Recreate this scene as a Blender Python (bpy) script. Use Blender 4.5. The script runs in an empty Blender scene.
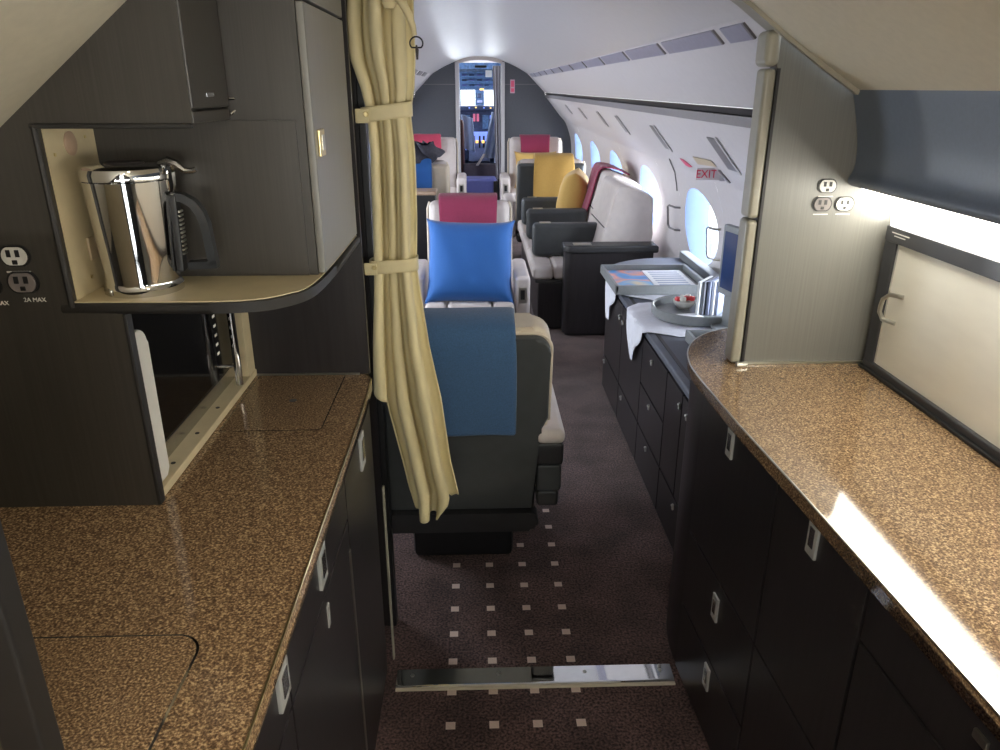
import bpy, bmesh, math, random
from mathutils import Vector, Matrix
random.seed(7)
SC = bpy.context.scene
COL = SC.collection
PI = math.pi

# ------------------------------------------------------------------ materials
MATS = {}
def srgb(r, g, b):
    def f(c):
        c /= 255.0
        return c / 12.92 if c <= 0.04045 else ((c + 0.055) / 1.055) ** 2.4
    return (f(r), f(g), f(b), 1.0)

def mat(name, col, rough=0.5, metal=0.0, var=0.12, scale=40.0, stretch=(1, 1, 1), bump=0.0, bscale=None,
        coat=0.0, sheen=0.0, spec=0.5, col2=None, detail=3.0, crough=0.05):
    m = bpy.data.materials.new(name); m.use_nodes = True
    nt = m.node_tree; N = nt.nodes; L = nt.links
    b = N['Principled BSDF']
    tc = N.new('ShaderNodeTexCoord'); mp = N.new('ShaderNodeMapping')
    mp.inputs['Scale'].default_value = stretch
    L.new(tc.outputs['Object'], mp.inputs['Vector'])
    nz = N.new('ShaderNodeTexNoise'); nz.inputs['Scale'].default_value = scale; nz.inputs['Detail'].default_value = detail
    L.new(mp.outputs['Vector'], nz.inputs['Vector'])
    rp = N.new('ShaderNodeValToRGB')
    c = srgb(*col)
    if col2: d = srgb(*col2); a = c
    else:
        a = tuple(min(1, x * (1 - var)) for x in c[:3]) + (1,)
        d = tuple(min(1, x * (1 + var)) for x in c[:3]) + (1,)
    rp.color_ramp.elements[0].position = 0.3; rp.color_ramp.elements[0].color = a
    rp.color_ramp.elements[1].position = 0.7; rp.color_ramp.elements[1].color = d
    L.new(nz.outputs['Fac'], rp.inputs['Fac'])
    L.new(rp.outputs['Color'], b.inputs['Base Color'])
    b.inputs['Roughness'].default_value = rough; b.inputs['Metallic'].default_value = metal
    b.inputs['Specular IOR Level'].default_value = spec
    b.inputs['Coat Weight'].default_value = coat; b.inputs['Coat Roughness'].default_value = crough
    b.inputs['Sheen Weight'].default_value = sheen
    if bump:
        n2 = N.new('ShaderNodeTexNoise'); n2.inputs['Scale'].default_value = bscale or scale; n2.inputs['Detail'].default_value = 4
        L.new(mp.outputs['Vector'], n2.inputs['Vector'])
        bp = N.new('ShaderNodeBump'); bp.inputs['Strength'].default_value = bump; bp.inputs['Distance'].default_value = 0.004
        L.new(n2.outputs['Fac'], bp.inputs['Height']); L.new(bp.outputs['Normal'], b.inputs['Normal'])
    MATS[name] = m
    return m

def emat(name, col, strength):
    m = bpy.data.materials.new(name); m.use_nodes = True
    b = m.node_tree.nodes['Principled BSDF']
    b.inputs['Base Color'].default_value = srgb(*col)
    b.inputs['Emission Color'].default_value = srgb(*col)
    b.inputs['Emission Strength'].default_value = strength
    MATS[name] = m
    return m

veneer   = mat('dark_veneer', (60, 57, 53), rough=0.36, var=0.14, scale=9, stretch=(34, 34, 0.5), spec=0.5, detail=5)
veneer_lit = mat('lit_veneer', (112, 111, 106), rough=0.34, var=0.09, scale=9, stretch=(34, 34, 0.35), spec=0.6, detail=6)  # dark veneer painted lighter for strip light and cabin reflection
veneer_d = mat('black_veneer', (40, 37, 39), rough=0.33, var=0.2, scale=9, stretch=(10, 10, 0.5), spec=0.5, detail=5)
navy     = mat('satin_slate', (94, 104, 120), rough=0.36, var=0.05, scale=120, spec=0.5)
black    = mat('black_gloss', (14, 14, 16), rough=0.08, var=0.1, scale=30, spec=0.3)
blackm   = mat('black_matte', (22, 22, 24), rough=0.45, var=0.15, scale=60)
rubber   = mat('dark_rubber', (30, 28, 27), rough=0.55, var=0.1)
beige    = mat('beige_laminate', (204, 190, 156), rough=0.45, var=0.05, scale=25)
beige_c  = mat('galley_headliner', (204, 197, 178), rough=0.6, var=0.03, scale=60, bump=0.05, bscale=300)
trimg    = mat('taupe_trim', (150, 146, 132), rough=0.35, var=0.05)
chrome   = mat('chrome', (215, 215, 216), rough=0.06, metal=1.0, var=0.02)
steel    = mat('brushed_steel', (190, 190, 190), rough=0.25, metal=1.0, var=0.08, scale=20, stretch=(1, 30, 1))
latchm   = mat('pale_latch_metal', (214, 214, 210), rough=0.42, metal=0.55, var=0.04)
nickel   = mat('satin_nickel', (200, 198, 190), rough=0.28, metal=1.0, var=0.04)
brass    = mat('satin_brass', (205, 188, 140), rough=0.28, metal=1.0, var=0.04)
whitep   = mat('white_plastic', (214, 212, 206), rough=0.4, var=0.03)
greyp    = mat('grey_plastic', (120, 112, 110), rough=0.4, var=0.06)
cream    = mat('cream_leather', (206, 197, 193), rough=0.48, var=0.05, scale=18, bump=0.12, bscale=420)
ccream   = mat('warm_cream_leather', (208, 196, 176), rough=0.48, var=0.05, scale=18, bump=0.12, bscale=420)
charcoal = mat('charcoal_leather', (64, 67, 69), rough=0.42, var=0.08, scale=20, bump=0.12, bscale=420)
darkl    = mat('dark_leather', (44, 44, 46), rough=0.4, var=0.08, scale=20, bump=0.12, bscale=420)
shell    = mat('cabin_liner', (205, 200, 202), rough=0.5, var=0.02, scale=30)
shellc   = mat('cabin_headliner', (198, 195, 197), rough=0.33, var=0.02, scale=30)
slot     = mat('lavender_insert', (150, 148, 165), rough=0.4, var=0.05)
railm    = mat('rail_grey', (120, 116, 118), rough=0.4, var=0.05)
raild    = mat('rail_dark', (58, 54, 56), rough=0.45, var=0.05)
bulk     = mat('bulkhead_grey', (78, 80, 86), rough=0.4, var=0.06, scale=50)
plum     = mat('plum_wool', (142, 44, 78), rough=0.9, var=0.14, scale=260, sheen=0.3, bump=0.35, bscale=600)
mustard  = mat('mustard_wool', (196, 158, 84), rough=0.9, var=0.12, scale=260, sheen=0.2, bump=0.3, bscale=600)
slate    = mat('slate_blue_wool', (58, 92, 132), rough=0.92, var=0.16, scale=260, sheen=0.25, bump=0.35, bscale=600)
bluep    = mat('blue_cotton', (36, 98, 172), rough=0.8, var=0.07, scale=300, sheen=0.2, bump=0.15, bscale=700)
yellowp  = mat('yellow_cotton', (206, 168, 92), rough=0.8, var=0.07, scale=300, sheen=0.2, bump=0.15, bscale=700)
jacketm  = mat('dark_jacket_cloth', (66, 66, 78), rough=0.85, var=0.2, scale=60)
curtm    = mat('curtain_leather', (216, 203, 160), rough=0.5, var=0.05, scale=14, bump=0.08, bscale=350)
linen    = mat('white_linen', (226, 228, 238), rough=0.8, var=0.03, scale=40, bump=0.25, bscale=18)
trayg    = mat('tray_leather', (128, 132, 134), rough=0.42, var=0.06, scale=60)
paper    = mat('paper', (226, 228, 232), rough=0.6, var=0.02)
paperb   = mat('booklet_blue', (150, 158, 186), rough=0.5, var=0.05)
paperg   = mat('booklet_grey', (112, 114, 124), rough=0.5, var=0.05)
redc     = mat('red_wrapper', (214, 60, 66), rough=0.35, var=0.08)
pinkm    = mat('pink_marker', (226, 92, 124), rough=0.5, var=0.03)
exitred  = mat('exit_red', (206, 36, 78), rough=0.5, var=0.03)
tanm     = mat('tan_marker', (196, 178, 150), rough=0.5, var=0.03)
tan      = mat('tan_edge', (176, 150, 128), rough=0.4, var=0.06)
casebl   = mat('blue_case', (92, 96, 158), rough=0.42, var=0.05)
caseedge = mat('blue_case_edge', (160, 164, 210), rough=0.42, var=0.04)
casegrey = mat('grey_case', (84, 76, 88), rough=0.5, var=0.08)
ckpt     = mat('cockpit_blue', (66, 92, 130), rough=0.5, var=0.35, scale=30)
ckptd    = mat('cockpit_dark', (44, 54, 86), rough=0.5, var=0.35, scale=26)
ckliner  = mat('cockpit_liner', (206, 196, 190), rough=0.6, var=0.04)
palebl   = mat('pale_blue_cloth', (176, 190, 222), rough=0.85, var=0.08, scale=20)
brownl   = mat('brown_leather', (98, 60, 56), rough=0.5, var=0.1)
greyveil = mat('grey_drape', (176, 172, 180), rough=0.8, var=0.06)
reveal   = mat('window_reveal', (104, 122, 160), rough=0.45, var=0.02)
satinw   = mat('satin_white_shutter', (238, 235, 224), rough=0.42, var=0.03, scale=6, stretch=(1, 1, 4), spec=0.5)
framebl  = mat('shutter_frame_black', (56, 57, 62), rough=0.35, var=0.05)
lens     = emat('lamp_lens', (255, 251, 238), 13.0)
fill_lens    = emat('fill_lens_glow', (255, 251, 238), 5.0)
downl    = emat('fill_downlight_lens', (255, 236, 196), 4.0)
screen   = emat('display_blue', (110, 130, 210), 0.9)
glowr    = emat('display_red', (176, 90, 116), 0.55)
glowy    = emat('display_amber', (255, 204, 110), 1.2)
winlite  = mat('ceiling_trim', (188, 184, 186), rough=0.4, var=0.02)

def granite_mat():
    m = bpy.data.materials.new('speckled_brown_granite'); m.use_nodes = True
    nt = m.node_tree; N = nt.nodes; L = nt.links; b = N['Principled BSDF']
    tc = N.new('ShaderNodeTexCoord')
    v = N.new('ShaderNodeTexVoronoi'); v.inputs['Scale'].default_value = 330; v.inputs['Randomness'].default_value = 1
    L.new(tc.outputs['Object'], v.inputs['Vector'])
    n = N.new('ShaderNodeTexNoise'); n.inputs['Scale'].default_value = 300; n.inputs['Detail'].default_value = 3
    L.new(tc.outputs['Object'], n.inputs['Vector'])
    r = N.new('ShaderNodeValToRGB'); r.color_ramp.interpolation = 'LINEAR'
    e = r.color_ramp.elements
    e[0].position = 0.36; e[0].color = srgb(88, 70, 56)
    e[1].position = 0.68; e[1].color = srgb(204, 176, 138)
    x = e.new(0.53); x.color = srgb(138, 113, 88)
    L.new(n.outputs['Fac'], r.inputs['Fac'])
    mx = N.new('ShaderNodeMix'); mx.data_type = 'RGBA'; mx.blend_type = 'MULTIPLY'; mx.inputs['Factor'].default_value = 0.55
    r2 = N.new('ShaderNodeValToRGB'); r2.color_ramp.elements[0].color = (0.45, 0.42, 0.4, 1); r2.color_ramp.elements[1].color = (1.25, 1.2, 1.1, 1)
    L.new(v.outputs['Color'], r2.inputs['Fac'])
    L.new(r.outputs['Color'], mx.inputs['A']); L.new(r2.outputs['Color'], mx.inputs['B'])
    L.new(mx.outputs['Result'], b.inputs['Base Color'])
    b.inputs['Roughness'].default_value = 0.07; b.inputs['Specular IOR Level'].default_value = 0.5
    return m
granite = granite_mat()

def carpet_mat():
    m = bpy.data.materials.new('brown_carpet'); m.use_nodes = True
    nt = m.node_tree; N = nt.nodes; L = nt.links; b = N['Principled BSDF']
    tc = N.new('ShaderNodeTexCoord')
    n = N.new('ShaderNodeTexNoise'); n.inputs['Scale'].default_value = 140; n.inputs['Detail'].default_value = 4
    n2 = N.new('ShaderNodeTexNoise'); n2.inputs['Scale'].default_value = 5.5; n2.inputs['Detail'].default_value = 5
    L.new(tc.outputs['Object'], n.inputs['Vector']); L.new(tc.outputs['Object'], n2.inputs['Vector'])
    r = N.new('ShaderNodeValToRGB'); e = r.color_ramp.elements
    e[0].position = 0.36; e[0].color = srgb(45, 34, 34); e[1].position = 0.66; e[1].color = srgb(116, 92, 88)
    L.new(n.outputs['Fac'], r.inputs['Fac'])
    r2 = N.new('ShaderNodeValToRGB'); e = r2.color_ramp.elements
    e[0].position = 0.36; e[0].color = (0.6, 0.58, 0.58, 1); e[1].position = 0.62; e[1].color = (1.1, 1.08, 1.08, 1)
    L.new(n2.outputs['Fac'], r2.inputs['Fac'])
    mx = N.new('ShaderNodeMix'); mx.data_type = 'RGBA'; mx.blend_type = 'MULTIPLY'; mx.inputs['Factor'].default_value = 1
    L.new(r.outputs['Color'], mx.inputs['A']); L.new(r2.outputs['Color'], mx.inputs['B'])
    # woven pale squares: grid x0=-.085 step .117 (4 columns), y0=1.53 step .12
    sp = N.new('ShaderNodeSeparateXYZ'); L.new(tc.outputs['Object'], sp.inputs['Vector'])
    def M(op, a, bb=None):
        q = N.new('ShaderNodeMath'); q.operation = op
        for i, s in enumerate((a, bb)):
            if s is None: continue
            if isinstance(s, (int, float)): q.inputs[i].default_value = s
            else: L.new(s, q.inputs[i])
        return q.outputs[0]
    def cell(sock, off, step, half):
        t = M('DIVIDE', M('SUBTRACT', sock, off), step)
        fr = M('ABSOLUTE', M('SUBTRACT', t, M('ROUND', t)))
        return M('LESS_THAN', fr, half / step)
    gx = cell(sp.outputs['X'], -0.085, 0.1175, 0.013); gy = cell(sp.outputs['Y'], 1.53, 0.12, 0.0125)
    rx = M('MULTIPLY', M('GREATER_THAN', sp.outputs['X'], -0.13), M('LESS_THAN', sp.outputs['X'], 0.31))
    ry = M('MULTIPLY', M('GREATER_THAN', sp.outputs['Y'], 0.2), M('LESS_THAN', sp.outputs['Y'], 2.68))
    f = M('MULTIPLY', M('MULTIPLY', gx, gy), M('MULTIPLY', rx, ry))
    m2 = N.new('ShaderNodeMix'); m2.data_type = 'RGBA'
    L.new(f, m2.inputs['Factor']); L.new(mx.outputs['Result'], m2.inputs['A']); m2.inputs['B'].default_value = srgb(212, 192, 180)
    L.new(m2.outputs['Result'], b.inputs['Base Color'])
    b.inputs['Roughness'].default_value = 0.95; b.inputs['Specular IOR Level'].default_value = 0.1; b.inputs['Sheen Weight'].default_value = 0.2
    bp = N.new('ShaderNodeBump'); bp.inputs['Strength'].default_value = 0.5; bp.inputs['Distance'].default_value = 0.006
    L.new(n.outputs['Fac'], bp.inputs['Height']); L.new(bp.outputs['Normal'], b.inputs['Normal'])
    return m
carpet = carpet_mat()

def glass_mat():
    m = bpy.data.materials.new('window_glass'); m.use_nodes = True
    nt = m.node_tree; N = nt.nodes; L = nt.links
    out = N['Material Output']; N.remove(N['Principled BSDF'])
    t = N.new('ShaderNodeBsdfTransparent'); t.inputs['Color'].default_value = (0.93, 0.96, 0.98, 1)
    g = N.new('ShaderNodeBsdfGlossy'); g.inputs['Roughness'].default_value = 0.02
    lw = N.new('ShaderNodeLayerWeight'); lw.inputs['Blend'].default_value = 0.5
    pw = N.new('ShaderNodeMath'); pw.operation = 'POWER'; pw.inputs[1].default_value = 5.0
    L.new(lw.outputs['Facing'], pw.inputs[0])
    ad = N.new('ShaderNodeMath'); ad.operation = 'MULTIPLY_ADD'; ad.inputs[1].default_value = 0.6; ad.inputs[2].default_value = 0.04
    L.new(pw.outputs[0], ad.inputs[0]); fr = ad
    mx = N.new('ShaderNodeMixShader')
    L.new(fr.outputs[0], mx.inputs['Fac']); L.new(t.outputs[0], mx.inputs[1]); L.new(g.outputs[0], mx.inputs[2])
    L.new(mx.outputs[0], out.inputs['Surface'])
    return m
glass = glass_mat()

def magazine_mat():
    m = bpy.data.materials.new('magazine_cover'); m.use_nodes = True
    nt = m.node_tree; N = nt.nodes; L = nt.links; b = N['Principled BSDF']
    tc = N.new('ShaderNodeTexCoord'); n = N.new('ShaderNodeTexNoise'); n.inputs['Scale'].default_value = 5; n.inputs['Detail'].default_value = 1.5
    L.new(tc.outputs['Object'], n.inputs['Vector'])
    r = N.new('ShaderNodeValToRGB'); e = r.color_ramp.elements
    e[0].position = 0.3; e[0].color = srgb(70, 90, 160); e[1].position = 0.72; e[1].color = srgb(240, 210, 150)
    for p, c in ((0.42, (50, 150, 215)), (0.5, (236, 150, 120)), (0.58, (90, 170, 220))):
        x = e.new(p); x.color = srgb(*c)
    L.new(n.outputs['Fac'], r.inputs['Fac']); L.new(r.outputs['Color'], b.inputs['Base Color']); b.inputs['Roughness'].default_value = 0.3
    return m
magm = magazine_mat()

# ------------------------------------------------------------------ mesh builder
ORG = {}
class B:
    def __init__(s): s.bm = bmesh.new()
    def box(s, x0, x1, y0, y1, z0, z1, bev=0.0, seg=2, mtx=None):
        r = bmesh.ops.create_cube(s.bm, size=1.0)
        vs = r['verts']
        for v in vs:
            v.co = Vector(((x0 + x1) / 2 + v.co.x * (x1 - x0), (y0 + y1) / 2 + v.co.y * (y1 - y0), (z0 + z1) / 2 + v.co.z * (z1 - z0)))
        if bev > 0:
            es = list({e for v in vs for e in v.link_edges})
            rr = bmesh.ops.bevel(s.bm, geom=es, offset=min(bev, 0.49 * min(abs(x1 - x0), abs(y1 - y0), abs(z1 - z0))), segments=seg, affect='EDGES', profile=0.5)
            vs = [v for v in {v for f in rr['faces'] for v in f.verts} | {v for v in vs if v.is_valid}]
        if mtx:
            bmesh.ops.transform(s.bm, matrix=mtx, verts=[v for v in vs if v.is_valid])
        return s
    def prism(s, pts, axis, a0, a1, bev=0.0, seg=2):
        def P(u, v, a):
            return Vector((a, u, v)) if axis == 'x' else Vector((u, a, v)) if axis == 'y' else Vector((u, v, a))
        v0 = [s.bm.verts.new(P(u, v, a0)) for u, v in pts]
        v1 = [s.bm.verts.new(P(u, v, a1)) for u, v in pts]
        fs = [s.bm.faces.new(v0[::-1]), s.bm.faces.new(v1)]
        n = len(pts)
        for i in range(n):
            fs.append(s.bm.faces.new((v0[i], v0[(i + 1) % n], v1[(i + 1) % n], v1[i])))
        if bev > 0:
            es = list(set(fs[0].edges) | set(fs[1].edges))
            bmesh.ops.bevel(s.bm, geom=es, offset=bev, segments=seg, affect='EDGES', profile=0.5)
        return s
    def tube(s, pts, r, seg=10, closed=False, cap=True):
        pts = [Vector(p) for p in pts]; n = len(pts); rings = []
        rr = r if isinstance(r, (list, tuple)) else [r] * n
        up = None
        for i, p in enumerate(pts):
            if closed: t = (pts[(i + 1) % n] - pts[i - 1])
            else: t = (pts[min(i + 1, n - 1)] - pts[max(i - 1, 0)])
            t.normalize()
            if up is None:
                up = Vector((0, 0, 1)) if abs(t.z) < 0.9 else Vector((1, 0, 0))
            a = t.cross(up)
            if a.length < 1e-4: a = t.orthogonal()
            a.normalize(); b = a.cross(t).normalized(); up = b
            rings.append([s.bm.verts.new(p + (a * math.cos(2 * PI * k / seg) + b * math.sin(2 * PI * k / seg)) * rr[i]) for k in range(seg)])
        for i in range(n if closed else n - 1):
            A, C = rings[i], rings[(i + 1) % n]
            for k in range(seg):
                s.bm.faces.new((A[k], A[(k + 1) % seg], C[(k + 1) % seg], C[k]))
        if cap and not closed:
            s.bm.faces.new(rings[0][::-1]); s.bm.faces.new(rings[-1])
        return s
    def lathe(s, prof, c=(0, 0, 0), seg=40, cap=True):
        c = Vector(c); rings = []
        for r, z in prof:
            rings.append([s.bm.verts.new(c + Vector((r * math.cos(2 * PI * k / seg), r * math.sin(2 * PI * k / seg), z))) for k in range(seg)])
        for A, C in zip(rings, rings[1:]):
            for k in range(seg):
                s.bm.faces.new((A[k], A[(k + 1) % seg], C[(k + 1) % seg], C[k]))
        if cap:
            s.bm.faces.new(rings[0][::-1]); s.bm.faces.new(rings[-1])
        return s
    def grid(s, f, nu, nv, cu=False):
        V = [[s.bm.verts.new(Vector(f(i / nu, j / nv))) for j in range(nv + 1)] for i in range(nu + (0 if cu else 1))]
        for i in range(nu):
            A = V[i]; C = V[(i + 1) % len(V)]
            for j in range(nv):
                s.bm.faces.new((A[j], C[j], C[j + 1], A[j + 1]))
        return s
    def sweep(s, prof, y0, y1, ny=1):
        n = len(prof)
        rows = [[s.bm.verts.new((x, y0 + (y1 - y0) * j / ny, z)) for x, z in prof] for j in range(ny + 1)]
        for A, C in zip(rows, rows[1:]):
            for k in range(n - 1): s.bm.faces.new((A[k], A[k + 1], C[k + 1], C[k]))
        return s
    def build(s, name, m, parent=None, smooth=True, solid=0.0, ang=40, subdiv=0, offset=0.0):
        bm = s.bm
        bmesh.ops.remove_doubles(bm, verts=bm.verts[:], dist=1e-6)
        bmesh.ops.recalc_face_normals(bm, faces=bm.faces[:])
        if parent is not None: o0 = ORG.get(parent.name, Vector((0, 0, 0)))
        else:
            xs = [v.co.x for v in bm.verts]; ys = [v.co.y for v in bm.verts]; zs = [v.co.z for v in bm.verts]
            o0 = Vector(((min(xs) + max(xs)) / 2, (min(ys) + max(ys)) / 2, min(zs)))
            if name == 'floor': o0 = Vector((0, 0, 0))
        for v in bm.verts: v.co -= o0
        if smooth:
            for f in bm.faces: f.smooth = True
            for e in bm.edges:
                if len(e.link_faces) == 2 and e.calc_face_angle(0) > math.radians(ang): e.smooth = False
        me = bpy.data.meshes.new(name); bm.to_mesh(me); bm.free()
        me.materials.append(m)
        o = bpy.data.objects.new(name, me); COL.objects.link(o)
        if parent is not None: o.parent = parent
        else: o.location = o0
        ORG[o.name] = o0.copy()
        if solid:
            md = o.modifiers.new('thickness', 'SOLIDIFY'); md.thickness = solid; md.offset = offset
        if smooth and not subdiv:
            md = o.modifiers.new('weighted_normal', 'WEIGHTED_NORMAL'); md.keep_sharp = True; md.weight = 80
        if subdiv:
            md = o.modifiers.new('subdiv', 'SUBSURF'); md.levels = subdiv; md.render_levels = subdiv
        return o

def tag(o, label=None, cat=None, group=None, kind=None):
    if label: o['label'] = label
    if cat: o['category'] = cat
    if group: o['group'] = group
    if kind: o['kind'] = kind
    return o
def thing(name, label, cat, loc=(0, 0, 0), group=None, kind=None, rz=0.0):
    o = bpy.data.objects.new(name, None); COL.objects.link(o); o.location = loc; o.rotation_euler = (0, 0, rz)
    o.empty_display_size = 0.05
    ORG[o.name] = Vector(loc) if rz == 0.0 else Vector((0, 0, 0))
    return tag(o, label, cat, group, kind)
def struct(o, label=None, cat=None): return tag(o, label, cat, kind='structure')
def dup(root, loc, label, name=None, group=None, rz=None, scale=None, skip=()):
    r = root.copy(); COL.objects.link(r); r.location = loc
    if rz is not None: r.rotation_euler = (0, 0, rz)
    if scale: r.scale = scale
    r['label'] = label
    if group: r['group'] = group
    for ch in list(root.children):
        c = ch.copy(); COL.objects.link(c); c.parent = r
        for g in list(ch.children):
            d = g.copy(); COL.objects.link(d); d.parent = c
    return r
def rot(axis, deg, piv):
    p = Vector(piv)
    return Matrix.Translation(p) @ Matrix.Rotation(math.radians(deg), 4, axis) @ Matrix.Translation(-p)
def smoothstep(a, b, x):
    t = max(0, min(1, (x - a) / (b - a))); return t * t * (3 - 2 * t)
def lerp(a, b, t): return a + (b - a) * t
def interp(tab, x):
    if x <= tab[0][0]: return tab[0][1]
    for (a, b), (c, d) in zip(tab, tab[1:]):
        if x <= c: return lerp(b, d, smoothstep(a, c, x) * 0.5 + (x - a) / (c - a) * 0.5)
    return tab[-1][1]
def text(name, body, size, loc, rotm, m, parent=None, label=None, cat=None, extr=0.0006):
    cu = bpy.data.curves.new(name, 'FONT'); cu.body = body; cu.size = size; cu.extrude = extr
    cu.align_x = 'CENTER'; cu.align_y = 'CENTER'
    tmp = bpy.data.objects.new(name, cu); COL.objects.link(tmp)
    dg = bpy.context.evaluated_depsgraph_get(); dg.update()
    me = bpy.data.meshes.new_from_object(tmp.evaluated_get(dg)); bpy.data.objects.remove(tmp); bpy.data.curves.remove(cu)
    me.name = name; me.materials.clear(); me.materials.append(m)
    o = bpy.data.objects.new(name, me); COL.objects.link(o)
    mw = Matrix.Translation(Vector(loc)) @ rotm
    me.transform(rotm)
    if parent is not None:
        o.parent = parent; o.location = Vector(loc) - ORG.get(parent.name, Vector((0, 0, 0)))
    else: o.location = loc
    if label: tag(o, label, cat)
    return o
def face_rot(right, up):
    r = Vector(right).normalized(); u = Vector(up).normalized(); n = r.cross(u).normalized(); u = n.cross(r)
    return Matrix(((r.x, u.x, n.x, 0), (r.y, u.y, n.y, 0), (r.z, u.z, n.z, 0), (0, 0, 0, 1)))

# ------------------------------------------------------------------ cabin shell
CX = 0.065
UP = [(0, 1.965), (.17, 1.952), (.326, 1.90), (.47, 1.838), (.61, 1.76)]
PSU = [(.61, 1.76), (.837, 1.535)]
LOW = [(.86, 1.472), (1.04, 1.255), (1.12, 1.165), (1.175, 1.03), (1.2, .93), (1.214, .785), (1.215, .65), (1.2, .45), (1.12, .2), (1.02, 0)]
def spline(pts, per=6):
    out = []
    P = [pts[0]] + pts + [pts[-1]]
    for i in range(1, len(P) - 2):
        p0, p1, p2, p3 = P[i - 1], P[i], P[i + 1], P[i + 2]
        for k in range(per):
            t = k / per
            out.append(tuple(0.5 * ((2 * p1[j]) + (-p0[j] + p2[j]) * t + (2 * p0[j] - 5 * p1[j] + 4 * p2[j] - p3[j]) * t * t + (-p0[j] + 3 * p1[j] - 3 * p2[j] + p3[j]) * t ** 3) for j in (0, 1)))
    out.append(pts[-1]); return out
LOWS = spline(LOW, 8)
# arclength map of lower wall
AL = [0.0]
for a, b in zip(LOWS, LOWS[1:]): AL.append(AL[-1] + math.hypot(b[0] - a[0], b[1] - a[1]))
def wall_at(s):
    for i in range(len(AL) - 1):
        if s <= AL[i + 1] or i == len(AL) - 2:
            t = (s - AL[i]) / (AL[i + 1] - AL[i]); return (lerp(LOWS[i][0], LOWS[i + 1][0], t), lerp(LOWS[i][1], LOWS[i + 1][1], t))
def s_of_z(z):
    for i in range(len(LOWS) - 1):
        if LOWS[i][1] >= z >= LOWS[i + 1][1]:
            return lerp(AL[i], AL[i + 1], (LOWS[i][1] - z) / (LOWS[i][1] - LOWS[i + 1][1] + 1e-9))
def wall_x(z, side=1):
    return CX + side * wall_at(s_of_z(z))[0]
Y0, Y1 = 1.86, 10.37
arch = [(CX - x, z) for x, z in UP[::-1]][:-1] + [(CX + x, z) for x, z in UP]
struct(B().sweep(spline(arch, 5), Y0, Y1, 1).build('ceiling', shellc, solid=0.02, offset=1.0), 'curved pale grey headliner of the passenger cabin', 'ceiling')
WY = [4.22, 5.55, 6.92, 8.18, 9.55, 2.92]; WA, WB = .335, .215
ZC = 0.86
for side, nm in ((1, 'right'), (-1, 'left')):
    b = B(); b.prism([(CX + side * .61, 1.76), (CX + side * .837, 1.535), (CX + side * .86, 1.55), (CX + side * .635, 1.785)], 'y', Y0, Y1)
    struct(b.build('trim_1' if side == 1 else 'trim_2', shell), 'sloping overhead service panel strip on the cabin %s side' % nm, 'trim')
    b = B(); b.prism([(CX + side * .84, 1.532), (CX + side * .87, 1.532), (CX + side * .89, 1.505), (CX + side * .86, 1.505)], 'y', Y0, Y1)
    r1 = struct(b.build('trim_3' if side == 1 else 'trim_4', raild), 'dark shadow-gap rail above the %s sidewall' % nm, 'trim')
    b = B(); b.prism([(CX + side * .843, 1.506), (CX + side * .88, 1.506), (CX + side * .88, 1.472), (CX + side * .85, 1.472)], 'y', Y0, Y1)
    b.build('rail_strip', railm, r1)
    # sidewall with oval holes
    b = B(); bm = b.bm
    sa, sb = s_of_z(1.16), s_of_z(.56); sc = s_of_z(ZC)
    def pt(y, s, side=side):
        x, z = wall_at(s); return (CX + side * x, y, z)
    def patch(ya, yb, s0, s1, n):
        b.grid(lambda u, v: pt(lerp(ya, yb, u), lerp(s0, s1, v)), 2, n)
    patch(Y0, Y1, 0, sa, 10); patch(Y0, Y1, sb, AL[-1], 14)
    edges = [Y0]
    for w in sorted(WY): edges += [w - .44, w + .44]
    edges.append(Y1)
    for i in range(0, len(edges), 2): patch(edges[i], edges[i + 1], sa, sb, 12)
    for w in WY:
        NN = 48; K = 5
        def ring(k, w=w):
            res = []
            for i in range(NN):
                a = 2 * PI * i / NN
                for cyy, cs in ((.44, sb - sc), (-.44, sb - sc), (.44, sa - sc), (-.44, sa - sc)):
                    ac = math.atan2(cs, cyy) % (2 * PI)
                    if abs(ac - a) <= PI / NN + 1e-9: a = ac
                ca, sn = math.cos(a), math.sin(a)
                ey, es = w + WA * ca, sc + WB * sn
                t = min((.44) / max(abs(ca), 1e-6), ((sb - sc) if sn > 0 else (sc - sa)) / max(abs(sn), 1e-6))
                qy, qs = w + t * ca, sc + t * sn
                f = k / K
                res.append(bm.verts.new(pt(lerp(ey, qy, f), lerp(es, qs, f))))
            return res
        R = [ring(k) for k in range(K + 1)]
        for A, C in zip(R, R[1:]):
            for i in range(NN): bm.faces.new((A[i], A[(i + 1) % NN], C[(i + 1) % NN], C[i]))
    struct(b.build('wall_' + nm, shell), 'pale cabin sidewall with oval windows on the %s' % nm, 'wall')
    for wi, w in enumerate(WY):
        b = B()
        def rv(u, v, side=side, w=w):
            a = 2 * PI * u; k = 1 - .16 * v
            x, z = wall_at(sc + WB * k * math.sin(a))
            dz = 0.0
            return (CX + side * (x + .13 * v ** 1.0 - .006 * math.sin(PI * min(v * 4, 1)) ), w + WA * k * math.cos(a), z + dz)
        b.grid(rv, 48, 6, cu=True)
        wn = wi + 1 + (0 if side == 1 else 6)
        wo = struct(b.build('window_%d' % wn, reveal), 'oval cabin window reveal on the %s sidewall' % nm, 'window')
        b = B(); vs = []
        for i in range(48):
            a = 2 * PI * i / 48
            x, z = wall_at(sc + WB * .84 * math.sin(a)); vs.append(b.bm.verts.new((CX + side * (x + .13), w + WA * .84 * math.cos(a), z)))
        c = b.bm.verts.new((CX + side * (wall_at(sc)[0] + .131), w, wall_at(sc)[1]))
        for i in range(48): b.bm.faces.new((vs[i], vs[(i + 1) % 48], c))
        b.build('pane', glass, wo)

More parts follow.
